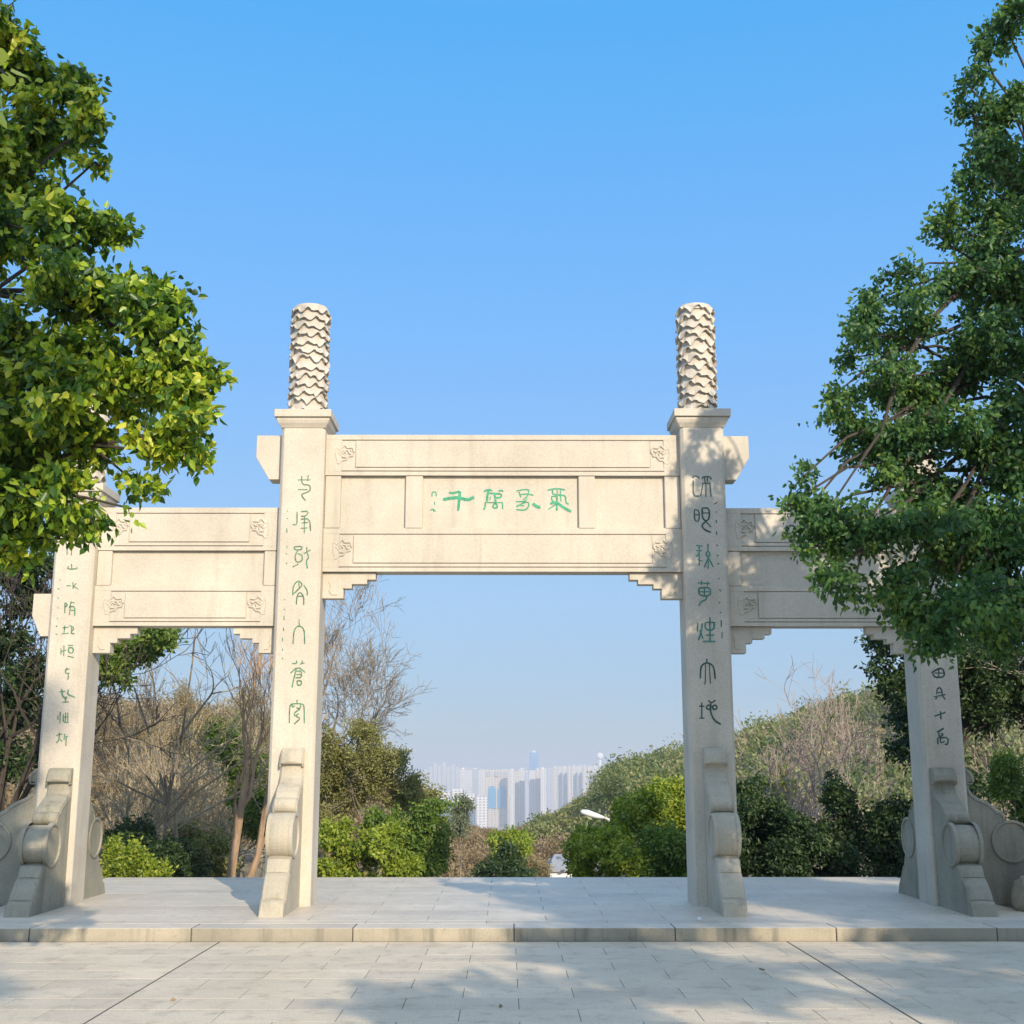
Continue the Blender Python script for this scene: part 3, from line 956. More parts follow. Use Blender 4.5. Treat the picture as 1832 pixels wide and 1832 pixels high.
def stroke(mb, pts, w, y, th):
    """flat brush ribbon standing th proud of the face at depth y; pts in (x, z)"""
    pts = [np.array(p, float) for p in pts]
    if len(pts) > 2:
        sm = [pts[0]]
        for i in range(len(pts) - 1):
            a, b = pts[i], pts[i + 1]
            sm += [a * .75 + b * .25, a * .25 + b * .75]
        pts = sm + [pts[-1]]
    n0 = len(mb.v); n = len(pts)
    for i, p in enumerate(pts):
        d = pts[min(i + 1, n - 1)] - pts[max(i - 1, 0)]
        d /= np.linalg.norm(d) + 1e-9
        q = np.array([-d[1], d[0]])
        ww = w * (0.5 if i not in (0, n - 1) else 0.38)
        for sgn in (-1, 1):
            e = p + q * ww * sgn
            mb.v += [(e[0], y - th, e[1]), (e[0], y + 0.004, e[1])]
    for i in range(n - 1):
        a = n0 + i * 4; b = a + 4
        mb.f += [(a, a + 2, b + 2, b), (a, b, b + 1, a + 1), (a + 2, a + 3, b + 3, b + 2)]
    mb.f += [(n0, n0 + 1, n0 + 3, n0 + 2)]
    e = n0 + (n - 1) * 4
    mb.f += [(e, e + 2, e + 3, e + 1)]


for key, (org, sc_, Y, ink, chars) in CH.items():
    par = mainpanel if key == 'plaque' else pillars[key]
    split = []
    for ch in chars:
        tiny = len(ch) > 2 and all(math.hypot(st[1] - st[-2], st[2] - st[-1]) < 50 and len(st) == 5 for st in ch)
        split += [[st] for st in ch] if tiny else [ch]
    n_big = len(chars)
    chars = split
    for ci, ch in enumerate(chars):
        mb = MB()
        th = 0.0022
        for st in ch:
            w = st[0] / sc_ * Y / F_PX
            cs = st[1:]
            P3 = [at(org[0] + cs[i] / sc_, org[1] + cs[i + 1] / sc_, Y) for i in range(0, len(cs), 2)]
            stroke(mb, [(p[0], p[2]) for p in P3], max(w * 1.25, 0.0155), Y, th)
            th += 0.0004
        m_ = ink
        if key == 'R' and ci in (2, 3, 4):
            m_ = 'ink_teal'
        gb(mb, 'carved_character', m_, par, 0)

# ------------------------------------------------------------------ rocks beside the right guard stones
def rock(name, loc, s, seed, label):
    rng = np.random.default_rng(seed)
    import bmesh
    bm = bmesh.new()
    bmesh.ops.create_icosphere(bm, subdivisions=3, radius=1)
    k = rng.normal(size=(6, 3))
    for v in bm.verts:
        c = np.array(v.co)
        f = 1 + sum(0.10 * math.sin(float(c @ q) * 2.2 + i) for i, q in enumerate(k))
        v.co = Vector((c[0] * f * s[0], c[1] * f * s[1], c[2] * f * s[2]))
    me = bpy.data.meshes.new(name); bm.to_mesh(me); bm.free()
    o = link(name, me, M['rock'], smooth=True)
    o.location = loc
    tag(o, label, 'rock', 'rocks by the right guard stones')


rock('rock', (5.62, 13.75, 0.25), (0.13, 0.14, 0.19), 3, 'upright brown rock on the soil beside the right guard stone')
rock('rock', (5.93, 13.85, 0.20), (0.20, 0.18, 0.12), 5, 'low rounded tan rock at the right edge on the soil')
rock('rock', (6.05, 14.05, 0.42), (0.30, 0.12, 0.17), 8, 'larger pale rock leaning against the outward guard stone at the right edge')
rock('rock', (-5.02, 12.16, 0.06), (0.26, 0.10, 0.075), 11, 'flat grey rock lying against the kerb at the left edge')

pb_ = at(1257, 1644, 12.9)
rock('pebble', (1.98, 12.88, PZ + .012), (0.026, 0.024, 0.018), 21, 'small white pebble lying on the platform in front of the right inner pillar')
pbo = SC.objects['pebble']
pbo['category'] = 'pebble'
del pbo['group']
pbo.data.materials.clear(); pbo.data.materials.append(M['white_paint'])
for k, (a, b, lab) in enumerate([(340, 1786, 'dry brown leaf lying on the forecourt near the left dark joint'), (1345, 1735, 'dry brown leaf lying on the shaded forecourt beside the right dark joint'), (900, 1797, 'dry brown leaf lying on the forecourt near the middle of the lower edge')]):
    yy = 1.6 * F_PX * 1.0725 / (b - 1377)
    xx = (a - 905) / F_PX * yy / 1.0 * 1.0 + .04
    fl = leaves('fallen_leaf', np.array([[0., 0, 0]]), np.array([[1., .3, .06]]), .06, .035, M['leaf_brown'], None, np.array([.5]))
    fl.location = (xx, yy, .006)
    fl.rotation_euler = (0, 0, k * 1.9)
    tag(fl, lab, 'leaf', 'fallen leaves on the paving')
# ------------------------------------------------------------------ near trees framing the view
# left tree: crown in front of the left outer pillar
L_ = []
for px, py, Y, rx, ry in [
    (20, 70, 8.8, 75, 70), (60, 110, 8.9, 60, 60), (-60, 60, 9.2, 120, 120), (130, 160, 8.9, 55, 50), (165, 225, 8.8, 50, 55), (90, 240, 9.1, 80, 70), (20, 300, 9.0, 90, 80), (170, 290, 9.0, 30, 26), (90, 350, 9.1, 55, 45),
    (0, 420, 8.9, 90, 90), (100, 430, 8.4, 85, 50), (180, 410, 8.3, 48, 36), (150, 520, 8.3, 110, 70), (255, 540, 8.2, 80, 60), (300, 600, 8.2, 75, 70), (345, 680, 8.2, 70, 52), (370, 655, 8.2, 45, 28), (340, 750, 8.2, 60, 46), (260, 680, 8.4, 100, 80), (120, 640, 8.4, 120, 80), (0, 600, 8.6, 110, 110),
    (30, 780, 8.6, 110, 90), (150, 770, 8.5, 110, 60), (290, 810, 8.3, 60, 36), (355, 810, 8.3, 34, 28), (250, 870, 8.4, 42, 34), (60, 900, 8.6, 95, 70), (165, 935, 8.6, 42, 38), (0, 960, 8.8, 90, 50), (110, 860, 8.5, 60, 40),
    (-120, 300, 9.6, 200, 200), (-150, 650, 9.4, 200, 220), (-120, 900, 9.2, 120, 110), (235, 910, 8.3, 14, 12)]:
    L_.append(px_clump(px, py, Y * 0.72, rx * 0.88, ry * 0.88, 0.27 * rx / 60))
leafy_tree('evergreen_tree', 'broad leaved evergreen tree at the left edge with bright yellow green sunlit leaves', 'tree',
           (-4.1, 6.9, 0.0), 0.13, L_, 72000, 0.052, 'leaf_near_left', per=9, spread=0.066, droop=0.45, twigs=500, trunk_top=(-3.5, 6.8, 4.8), width=0.032, group='evergreen trees framing the view')

sprig_tree = bpy.data.objects['evergreen_tree']
mb = MB(); b_ = np.array(sprig_tree.location)
sp_pts = [np.array((-3.5, 6.8, 4.8)), np.array((-2.45, 4.6, 4.3)), at(-160, 20, 2.7), at(-20, 110, 2.65), at(14, 135, 2.62)]
mb.tube([p - b_ for p in sp_pts], [.03, .018, .008, .004, .002], 5)
mb.build('twig', M['bark_dark'], sprig_tree)
lp_ = np.array([at(a, b, 2.62 + .03 * k) for k, (a, b) in enumerate([(-14, 100), (12, 128), (20, 122), (-6, 140), (-22, 135), (2, 165), (-10, 190), (-25, 170)])]) - b_
ld_ = np.array([(1, .2, .05), (.35, .1, -1), (1.0, .2, -.6), (.2, -.2, -1), (.6, 0, -1), (.0, .3, -1), (.5, .3, -1), (.6, .3, -.8)], float)
leaves('leaf_sprig', lp_, ld_, .062, .046, M['leaf_near_left'], sprig_tree, np.array([.95, .9, 1, .8, .7, .85, .9, .6]), fold=.12)
R_ = []
for px, py, Y, rx, ry in [
    (1800, 50, 9.6, 60, 70), (1760, 90, 9.6, 30, 60), (1730, 150, 9.6, 38, 30), (1800, 180, 9.6, 70, 80), (1735, 190, 9.6, 28, 16), (1770, 280, 9.6, 60, 60), (1830, 300, 9.8, 80, 90),
    (1740, 330, 9.6, 50, 60), (1700, 400, 9.6, 50, 44), (1780, 450, 9.7, 90, 90), (1665, 410, 9.6, 20, 18), (1720, 500, 9.6, 80, 60), (1620, 490, 9.5, 46, 34), (1560, 540, 9.5, 50, 40), (1640, 570, 9.5, 80, 60), (1545, 600, 9.5, 50, 50), (1760, 620, 9.5, 110, 90),
    (1520, 640, 9.5, 34, 30), (1580, 680, 9.4, 80, 60), (1500, 700, 9.4, 34, 30), (1480, 745, 9.4, 34, 26), (1560, 770, 9.4, 70, 50), (1670, 760, 9.4, 110, 90), (1800, 800, 9.4, 110, 110),
    (1590, 850, 9.3, 50, 45), (1440, 850, 9.2, 26, 26), (1430, 890, 9.2, 34, 24), (1490, 900, 9.1, 60, 40), (1450, 935, 9.1, 44, 36), (1530, 950, 9.1, 90, 60), (1440, 985, 9.1, 26, 22), (1640, 940, 9.1, 110, 80), (1760, 960, 9.1, 110, 90),
    (1490, 1030, 9.0, 50, 34), (1520, 1070, 9.0, 16, 36), (1600, 1060, 9.0, 80, 60), (1700, 1090, 9.0, 100, 70), (1640, 1120, 9.0, 60, 40), (1800, 1080, 9.2, 90, 90), (1680, 1150, 9.0, 60, 24),
    (1660, 870, 9.5, 60, 60), (1640, 700, 9.6, 70, 60), (1710, 890, 9.6, 60, 50), (1610, 790, 9.5, 60, 50), (1700, 690, 9.8, 90, 70), (1780, 530, 9.9, 70, 60), (1800, 380, 9.9, 60, 60), (1450, 905, 9.2, 40, 30), (1720, 990, 9.5, 80, 70),
    (1960, 200, 10.2, 180, 200), (1980, 600, 10.0, 200, 240), (1960, 980, 9.6, 160, 180), (1900, 760, 10.0, 120, 120)]:
    R_.append(px_clump(px, py, Y, rx * 0.88, ry * 0.88, 0.42 * rx / 60))
R_ += [(5.2, 9.4, 6.2, .7, .5, .6), (6.0, 9.4, 6.6, .8, .6, .8), (5.7, 9.5, 5.2, .8, .6, .8), (6.6, 9.4, 5.4, .9, .7, .9), (7.0, 9.6, 4.2, .9, .7, .9), (6.2, 9.4, 3.6, .8, .7, .8)]
leafy_tree('evergreen_tree', 'tall dark green leafy tree at the right edge overhanging the right bay', 'tree',
           (5.6, 10.2, 0.0), 0.18, R_, 170000, 0.055, 'leaf_near_right', per=10, spread=0.095, droop=0.5, twigs=600, trunk_top=(5.0, 10.0, 6.2), width=0.03, sub=5, group='evergreen trees framing the view')

# trees behind the viewpoint: their shade lies over the right bay and the forecourt
S_ = [(x, -4 + random.uniform(-.3, .3), z, r, r, r) for x, z, r in [
    (3.45, 4.6, .85), (4.5, 5.5, .6), (5.3, 5.7, 1.05), (4.6, 3.5, 1.2), (7.0, 6.9, 1.25), (8.2, 8.4, 1.25), (9.6, 9.9, 1.15), (9.9, 11.3, .9), (10.2, 11.8, .5), (10.9, 9.2, 1.4), (11.8, 8.7, 1.6),
    (12.1, 10.3, .8), (9.7, 11.6, .7), (12.9, 8.6, 1.6), (15.2, 10.4, 1.9), (11, 7.5, 2.0), (9, 5.6, 2.1), (6.5, 3.9, 1.6), (11.5, 5, 2.5), (14, 6.5, 2.8), (16, 9, 2.5), (9.6, 12.9, .4)]]
leafy_tree('shade_tree', 'large evergreen tree behind the viewpoint shading the right bay and paving', 'tree', (11.5, -4, 0), 0.32, S_, 130000, 0.19, 'leaf_dark', per=8, spread=0.2, twigs=60, trunk_top=(11.5, -4, 8), sub=2, group='trees behind the viewpoint')
S_ = [(x, -14 + random.uniform(-.3, .3), z, r, r, r) for x, z, r in [
    (5.25, 12.6, .5), (5.3, 14.3, .5), (5.35, 15.1, .45), (5.0, 13.5, .5), (4.6, 12.2, .8), (4.5, 13.6, .75), (4.4, 15, .8), (4.2, 16.2, .8), (4.7, 10.8, .5), (5.15, 10.7, .3), (4.1, 11.2, .7), (3.5, 13.5, 1.0)]]
leafy_tree('shade_tree', 'slim tree behind the viewpoint dappling the left guard stones', 'tree', (4.0, -14, 0), 0.2, S_, 16000, 0.13, 'leaf_dark', per=8, spread=0.2, twigs=30, trunk_top=(4.4, -14, 15), sub=2, group='trees behind the viewpoint')

# ------------------------------------------------------------------ bare trees and shrubs beyond the platform


def bare_tree(name, label, base, stems, mat, depth=4, spread=0.5, up=0.2, kids=3, group=None, seed=1, minr=0.004, wob=0.12, bl=None, lean=0.0):
    """stems: list of (start, direction, length, radius)"""
    rng = random.Random(seed)
    t = tag(empty(name, base), label, 'tree' if 'tree' in name else 'shrub', group)
    mb = MB(); tr = MB()
    b = np.array(base, float)
    for s, d, l, r in stems:
        s = np.array(s, float) - b; d = np.array(d, float); d /= np.linalg.norm(d)
        e = s + d * l
        m = (s + e) / 2 + np.array([rng.gauss(0, .04), 0, 0]) * l
        root = [s - np.array([0, 0, .3])] if s[2] < .4 else []
        tr.tube(root + [s, m, e], ([r * 1.2] if root else []) + [r, r * .8, r * .6], 7)
        for k in range(kids):
            a = (m + (e - m) * rng.random()) if k else e
            v = d + np.array([rng.gauss(0, spread) + lean, rng.gauss(0, spread), rng.gauss(0, spread) + up])
            grow(mb, a, v, (bl or l * .5) * rng.uniform(.8, 1.2), r * 0.5, depth, spread, up, 3, 4, minr, wob, rng)
    tr.build('trunk', M[mat], t)
    mb.build('branches', M[mat], t)
    return t


def gz(x, y):
    return float(ground_z(x, y))


# two leaning tan trunks behind the left bay
b0 = at(404, 1568, 20.5); b0[2] = gz(b0[0], 20.5)
tp = at(441, 1385, 20.5)
bt = bare_tree('bare_tree', 'bare tree with two leaning tan trunks behind the left bay', b0,
               [(b0, tp - b0, np.linalg.norm(tp - b0), 0.085), (b0 + np.array([.16, .1, 0]), at(474, 1440, 20.6) - b0 - np.array([.16, .1, 0]), 1.9, 0.065)],
               'bark_tan', 4, 0.32, 0.3, 3, 'bare trees', 4, 0.004, bl=1.15)
b0 = at(545, 1400, 27); b0[2] = gz(b0[0], 27)
e0 = at(560, 1270, 27)
bare_tree('bare_tree', 'wispy bare tree seen to the right of the left inner pillar', b0,
          [(b0, e0 - b0, np.linalg.norm(e0 - b0) * 1.0, 0.08), (b0, at(590, 1330, 27) - b0, np.linalg.norm(at(590, 1330, 27) - b0), 0.06), (b0, at(640, 1350, 27) - b0, np.linalg.norm(at(640, 1350, 27) - b0), 0.05)],
          'bark_grey', 5, 0.45, 0.12, 4, 'bare trees', 12, 0.0045, bl=1.0, lean=.25)
for i, (px, py, Y, dx, lab) in enumerate([
        (200, 1500, 24, 0.35, 'dense straw coloured bare shrub leaning right beside the left outer pillar'),
        (290, 1480, 26, 0.5, 'wide straw coloured bare shrub in the middle of the left bay'),
        (360, 1500, 25, 0.3, 'bare shrub left of the leaning tan trunks'),
        (250, 1400, 29, 0.3, 'taller bare shrub rising behind the others in the left bay'),
        (440, 1420, 28, 0.0, 'bare shrub behind the leaning tan trunks')]):
    b0 = at(px, py, Y); b0[2] = gz(b0[0], Y)
    st = []
    for k in range(4):
        st.append((b0 + np.array([random.gauss(0, .3), random.gauss(0, .3), 0]), (dx + random.gauss(0, .35), random.gauss(0, .3), 1.0), random.uniform(1.6, 2.6), 0.035))
    bare_tree('bare_shrub', lab, b0, st, 'bark_straw', 3, 0.5, 0.1, 4, 'bare shrubs', 20 + i, 0.006, 0.16)
def arms(lab, segs, Y, r0, mat, seed, bl=.9):
    p0 = at(*segs[0][0], Y); z0 = gz(p0[0], Y)
    st = []
    for (a, b) in segs:
        A = at(*a, Y); B = at(*b, Y + random.uniform(-.5, .5))
        st.append((A, B - A, float(np.linalg.norm(B - A)), r0))
    for a in sorted(set(a for a, b in segs)):
        A = at(*a, Y); g = gz(A[0], Y)
        if not any(np.linalg.norm(A - (q[0] + q[1])) < .05 for q in st):
            G = np.array([A[0] + .1, Y, g])
            st.append((G, A - G, float(np.linalg.norm(A - G)), r0 * 1.5))
    return bare_tree('bare_tree', lab, (p0[0], Y, z0), st, mat, 3, 0.42, 0.12, 3, 'bare trees', seed, 0.004, bl=bl)


arms('grey limbed bare tree forking wide against the sky in the left bay', [((300, 1440), (215, 1300)), ((300, 1440), (240, 1230)), ((215, 1300), (205, 1230)), ((300, 1440), (345, 1180)), ((300, 1440), (275, 1220)), ((300, 1440), (205, 1395))], 21.5, .024, 'bark_grey', 61, .7)
arms('pale bare tree with long arms sweeping up to the right in the left bay', [((230, 1520), (310, 1340)), ((240, 1500), (400, 1330)), ((250, 1510), (450, 1350)), ((260, 1530), (460, 1400)), ((220, 1500), (230, 1330)), ((310, 1340), (380, 1240))], 22.0, .028, 'bark_straw', 62, .7)
for i, (px, Y, d, lab) in enumerate([
        (1560, 25, (-0.55, 0, .8), 'reddish bare tree leaning left in the right bay'),
        (1480, 27, (-0.1, 0, 1), 'thin reddish bare tree in the middle of the right bay'),
        (1790, 21, (0.0, 0, 1), 'reddish bare tree right of the right outer pillar')]):
    b0 = at(px, 1500, Y); b0[2] = gz(b0[0], Y)
    st = [(b0 + np.array([random.gauss(0, .2), random.gauss(0, .2), 0]), (d[0] + random.gauss(0, .25), random.gauss(0, .2), d[2]), random.uniform(1.8, 2.4), 0.045) for k in range(4)]
    bare_tree('bare_tree', lab, b0, st, 'bark_pink', 4, 0.5, 0.12, 3, 'reddish bare trees', 40 + i, 0.005)
b0 = at(-20, 1500, 19.5); b0[2] = gz(b0[0], 19.5)
bare_tree('bare_tree', 'tangle of dark bare branches at the left edge behind the archway', b0,
          [(b0, (random.uniform(-.2, .5), 0, 1), 2.4, .06) for _ in range(4)], 'bark_dark', 4, 0.5, 0.15, 3, 'bare trees', 77, 0.006)


def bush(name, lab, cat, cl, n, leaf, mat, group, per=8, spread=None, droop=0.25, twigs=60, barkm='bark_grey', width=None, shell=0.4, tr=0.05, bx=None):
    c = np.array([k[:3] for k in cl])
    x, y = c[:, 0].mean(), c[:, 1].mean()
    x = bx if bx is not None else x
    base = (x, y, gz(x, y))
    return leafy_tree(name, lab, cat, base, tr, cl, n, leaf, mat, group, per, spread or leaf * 1.5, shell, droop, barkm, twigs, width=width)


def pc(lst, Y, ry=None):
    return [px_clump(a, b, Y + random.uniform(-.4, .4), c * .9, d * .9, ry) for a, b, c, d in lst]


# --- centre left
bush('evergreen_shrub', 'glossy green shrub low behind the right side of the left inner pillar', 'shrub',
     pc([(600, 1500, 40, 34), (640, 1530, 50, 30), (680, 1505, 40, 34), (720, 1550, 40, 24), (640, 1580, 80, 24), (590, 1560, 40, 30)], 19.3, .4), 15000, 0.07, 'leaf_bright', 'evergreen shrubs beyond the platform')
bush('evergreen_shrub', 'rounded green shrub reaching right over the slope beside the pale city', 'shrub',
     pc([(720, 1490, 50, 34), (765, 1500, 36, 34), (765, 1465, 34, 26), (750, 1545, 50, 34), (788, 1440, 22, 8), (775, 1530, 26, 30), (690, 1480, 36, 30)], 20.0, .45), 15000, 0.07, 'leaf_green', 'evergreen shrubs beyond the platform')
bush('olive_tree', 'brownish olive crown of small leaves above the green shrubs left of centre', 'tree',
     pc([(600, 1360, 40, 50), (650, 1350, 50, 44), (690, 1390, 55, 44), (620, 1430, 70, 60), (720, 1430, 50, 40), (640, 1310, 36, 22), (590, 1320, 30, 30), (740, 1405, 40, 34), (765, 1440, 34, 26), (680, 1340, 36, 26), (710, 1360, 30, 24)], 26, .7), 26000, 0.06, 'leaf_olive', None, width=.028, spread=.14)
bush('pale_shrub', 'small grey green shrub against the pale city', 'shrub', pc([(822, 1455, 24, 26), (815, 1480, 26, 20), (835, 1440, 14, 14)], 40, .6), 3500, .10, 'leaf_grey', None, width=.04, shell=.6)
# --- centre
bush('round_bush', 'rounded light green bush in the middle of the view behind the darker one', 'bush', pc([(918, 1500, 30, 24), (890, 1510, 22, 20), (935, 1525, 22, 30)], 44, 1.0), 6000, .12, 'leaf_bright', 'bushes in the middle of the view')
bush('round_bush', 'dark green bush in the middle of the view, lower of the two', 'bush', pc([(905, 1535, 36, 30), (885, 1560, 34, 24), (930, 1560, 28, 24)], 36, .8), 7000, .10, 'leaf_dark', 'bushes in the middle of the view')
bush('dry_shrub', 'golden dry shrub left of the small white hut', 'shrub', pc([(958, 1550, 24, 22), (975, 1560, 18, 16)], 42, .6), 2500, .10, 'leaf_tan', None, width=.02)
for i, (lab, cl, Y, n, m, lf) in enumerate([
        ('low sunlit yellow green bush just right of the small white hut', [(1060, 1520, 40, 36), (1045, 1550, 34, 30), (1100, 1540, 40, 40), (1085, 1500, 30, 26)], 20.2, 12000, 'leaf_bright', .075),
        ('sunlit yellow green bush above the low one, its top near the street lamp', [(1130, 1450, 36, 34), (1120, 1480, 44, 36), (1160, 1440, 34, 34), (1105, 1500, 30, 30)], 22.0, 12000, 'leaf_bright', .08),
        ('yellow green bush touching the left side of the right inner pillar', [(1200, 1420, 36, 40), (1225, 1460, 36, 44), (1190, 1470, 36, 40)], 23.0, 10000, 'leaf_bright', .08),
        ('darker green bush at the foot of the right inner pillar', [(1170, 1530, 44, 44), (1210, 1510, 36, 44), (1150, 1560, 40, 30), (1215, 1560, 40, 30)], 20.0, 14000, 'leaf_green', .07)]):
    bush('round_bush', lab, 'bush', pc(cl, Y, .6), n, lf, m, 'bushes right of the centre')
# --- right bay, in shade
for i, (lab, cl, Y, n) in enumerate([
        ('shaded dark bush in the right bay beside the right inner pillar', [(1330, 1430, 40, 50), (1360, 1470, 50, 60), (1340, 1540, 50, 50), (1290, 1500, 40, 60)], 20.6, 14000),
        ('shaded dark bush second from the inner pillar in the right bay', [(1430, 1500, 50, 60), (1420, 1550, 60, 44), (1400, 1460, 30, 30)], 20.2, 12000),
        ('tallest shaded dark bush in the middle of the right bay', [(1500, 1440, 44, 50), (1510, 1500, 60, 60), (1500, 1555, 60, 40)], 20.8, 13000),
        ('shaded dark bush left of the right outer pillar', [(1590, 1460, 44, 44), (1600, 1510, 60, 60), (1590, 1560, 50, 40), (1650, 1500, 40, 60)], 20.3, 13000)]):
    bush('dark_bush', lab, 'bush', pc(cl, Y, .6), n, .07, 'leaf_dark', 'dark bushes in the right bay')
bush('lime_bush', 'small lime green bush above the dark bushes in the right bay', 'bush', pc([(1395, 1400, 18, 24), (1410, 1415, 12, 16)], 28, .5), 2500, .09, 'leaf_bright', None)
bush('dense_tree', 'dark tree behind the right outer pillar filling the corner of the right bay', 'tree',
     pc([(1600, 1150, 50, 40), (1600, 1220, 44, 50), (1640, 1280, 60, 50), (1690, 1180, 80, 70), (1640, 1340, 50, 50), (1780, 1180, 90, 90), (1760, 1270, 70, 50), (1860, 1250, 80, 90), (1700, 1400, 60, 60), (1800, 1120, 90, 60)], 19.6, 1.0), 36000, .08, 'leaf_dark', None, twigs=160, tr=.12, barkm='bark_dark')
bush('green_shrub', 'leafy green shrub above the outward guard stone at the right edge', 'shrub', pc([(1800, 1380, 34, 28), (1825, 1410, 34, 34), (1785, 1410, 16, 22), (1850, 1450, 40, 40)], 16.9, .4), 6000, .07, 'leaf_green', None)
# --- left
bush('dense_tree', 'dark tree at the left edge behind the left outer pillar', 'tree',
     pc([(20, 1030, 60, 60), (60, 1080, 40, 40), (0, 1150, 50, 50), (30, 1260, 50, 70), (-60, 1100, 90, 100), (60, 1210, 30, 50), (0, 1350, 80, 60), (-80, 1300, 80, 100), (80, 1010, 40, 30)], 19.8, .9), 22000, .085, 'leaf_dark', None, twigs=200, tr=.12, barkm='bark_dark', shell=.6)
bush('dense_tree', 'dark green tree whose bough hangs in the upper corner of the left bay', 'tree',
     pc([(220, 1160, 60, 34), (270, 1150, 40, 34), (205, 1200, 30, 24), (150, 1180, 50, 50), (290, 1130, 26, 18), (130, 1250, 40, 40)], 18.9, .5), 10000, .085, 'leaf_green', None, twigs=80, tr=.07, barkm='bark_dark', bx=-6.75)
for i, (lab, cl, Y, n, m) in enumerate([
        ('bright green weeds against the foot of the left outer pillar', [(200, 1530, 14, 30), (205, 1560, 22, 18)], 18.6, 2600, 'leaf_bright'),
        ('wider patch of bright green weeds in the left corner of the left bay', [(245, 1540, 26, 26), (280, 1555, 30, 18), (225, 1560, 22, 16)], 18.7, 4200, 'leaf_bright')]):
    bush('weed_clump', lab, 'plant', pc(cl, Y, .15), n, .06, m, 'weeds at the platform edge', twigs=20, tr=.01, droop=-.3)
bush('dark_shrub', 'shaded dark green shrub behind the weeds in the left bay', 'shrub', pc([(230, 1490, 50, 44), (290, 1530, 60, 40), (340, 1555, 50, 30)], 20.5, .5), 10000, .07, 'leaf_dark', 'low shrubs in the left bay')
bush('dark_shrub', 'grey green low shrub between the weeds and the tan trunks', 'shrub', pc([(370, 1520, 40, 34), (330, 1500, 40, 40), (390, 1555, 40, 20)], 22.5, .5), 8000, .065, 'leaf_olive', 'low shrubs in the left bay')
bush('dark_shrub', 'green shrub behind the leaning tan trunks', 'shrub', pc([(430, 1370, 44, 70), (400, 1330, 40, 40), (460, 1460, 40, 60)], 24.5, .5), 9000, .07, 'leaf_green', 'low shrubs in the left bay')
for i, (lab, cl, Y, n, m) in enumerate([
        ('straw coloured tree crown rounding up at the middle of the left bay', [(340, 1250, 40, 40), (360, 1320, 60, 60), (290, 1320, 60, 50), (400, 1290, 50, 40)], 33, 9000, 'leaf_tan'),
        ('straw coloured tree crown behind the left inner pillar', [(450, 1250, 50, 34), (470, 1320, 60, 60), (530, 1300, 50, 60), (440, 1400, 70, 60)], 34, 10000, 'leaf_tan'),
        ('brown tree crown beside the left outer pillar', [(220, 1300, 50, 50), (180, 1380, 60, 60), (270, 1410, 70, 60), (140, 1300, 60, 50)], 31, 8000, 'leaf_brown'),
        ('brown thicket low in the left bay', [(330, 1430, 60, 50), (400, 1470, 60, 50), (270, 1470, 60, 40)], 29, 7000, 'leaf_brown')]):
    bush('dry_tree', lab, 'tree', pc(cl, Y, .8), n, .085, m, 'dry trees in the left bay', width=.018, spread=.22, twigs=300, barkm='bark_straw')

# ------------------------------------------------------------------ woods on the far slopes (one mass)


def wood(name, spots, mat, per_crown, leaf, seed):
    rng = np.random.default_rng(seed)
    P_, A_, V_ = [], [], []
    for x, y, r, h in spots:
        z = float(ground_z(x, y))
        n = per_crown
        d = rng.normal(size=(n, 3)); d /= np.linalg.norm(d, axis=1, keepdims=True)
        d[:, 2] = np.abs(d[:, 2]) * 1.0 - 0.25 * rng.random(n)
        rr = rng.uniform(0.55, 1.05, (n, 1)) * (1 + .2 * np.sin(d[:, :1] * 5 + x))
        P_.append(np.array([x, y, z + h * .4]) + d * rr * np.array([r, r, h * .6]))
        A_.append(d * .6 + rng.normal(size=(n, 3)))
        V_.append(np.clip(rng.normal(.5, .18) + rng.uniform(-.2, .2, n), 0, 1))
    o = leaves(name, np.concatenate(P_), np.concatenate(A_), leaf, leaf * .6, M[mat], None, np.concatenate(V_))
    return tag(o, kind='stuff')


sp = []
for _ in range(900):
    y = random.uniform(55, 225)
    t = random.uniform(0.03, 0.46)
    x = t * y
    if t < .09 and y < 90:
        continue
    sp.append((x, y, random.uniform(1.3, 2.6), random.uniform(2.0, 4.2) * (0.6 if t < .08 else 1)))
o = wood('hillside_wood', sp, 'leaf_hill', 330, .27, 5)
o['label'] = 'mixed green and brown wood covering the right hill beyond the archway'
o['category'] = 'wood'
sp = []
for _ in range(520):
    y = random.uniform(60, 225)
    t = random.uniform(-0.075, 0.06)
    sp.append((t * y, y, random.uniform(.8, 1.6), random.uniform(.8, 1.8)))
o = wood('hillside_scrub', sp, 'leaf_brown', 200, .20, 6)
o['label'] = 'dry brown scrub on the slope in the middle of the view'
o['category'] = 'scrub'
sp = []
for _ in range(420):
    y = random.uniform(45, 200)
    t = random.uniform(-0.48, -0.07)
    sp.append((t * y, y, random.uniform(1.2, 2.6), random.uniform(2.0, 4.4)))
o = wood('left_wood', sp, 'leaf_brown', 260, .27, 9)
o.name = 'bare_wood'
o['label'] = 'brown leafless wood on the left slope beyond the archway'
o['category'] = 'wood'

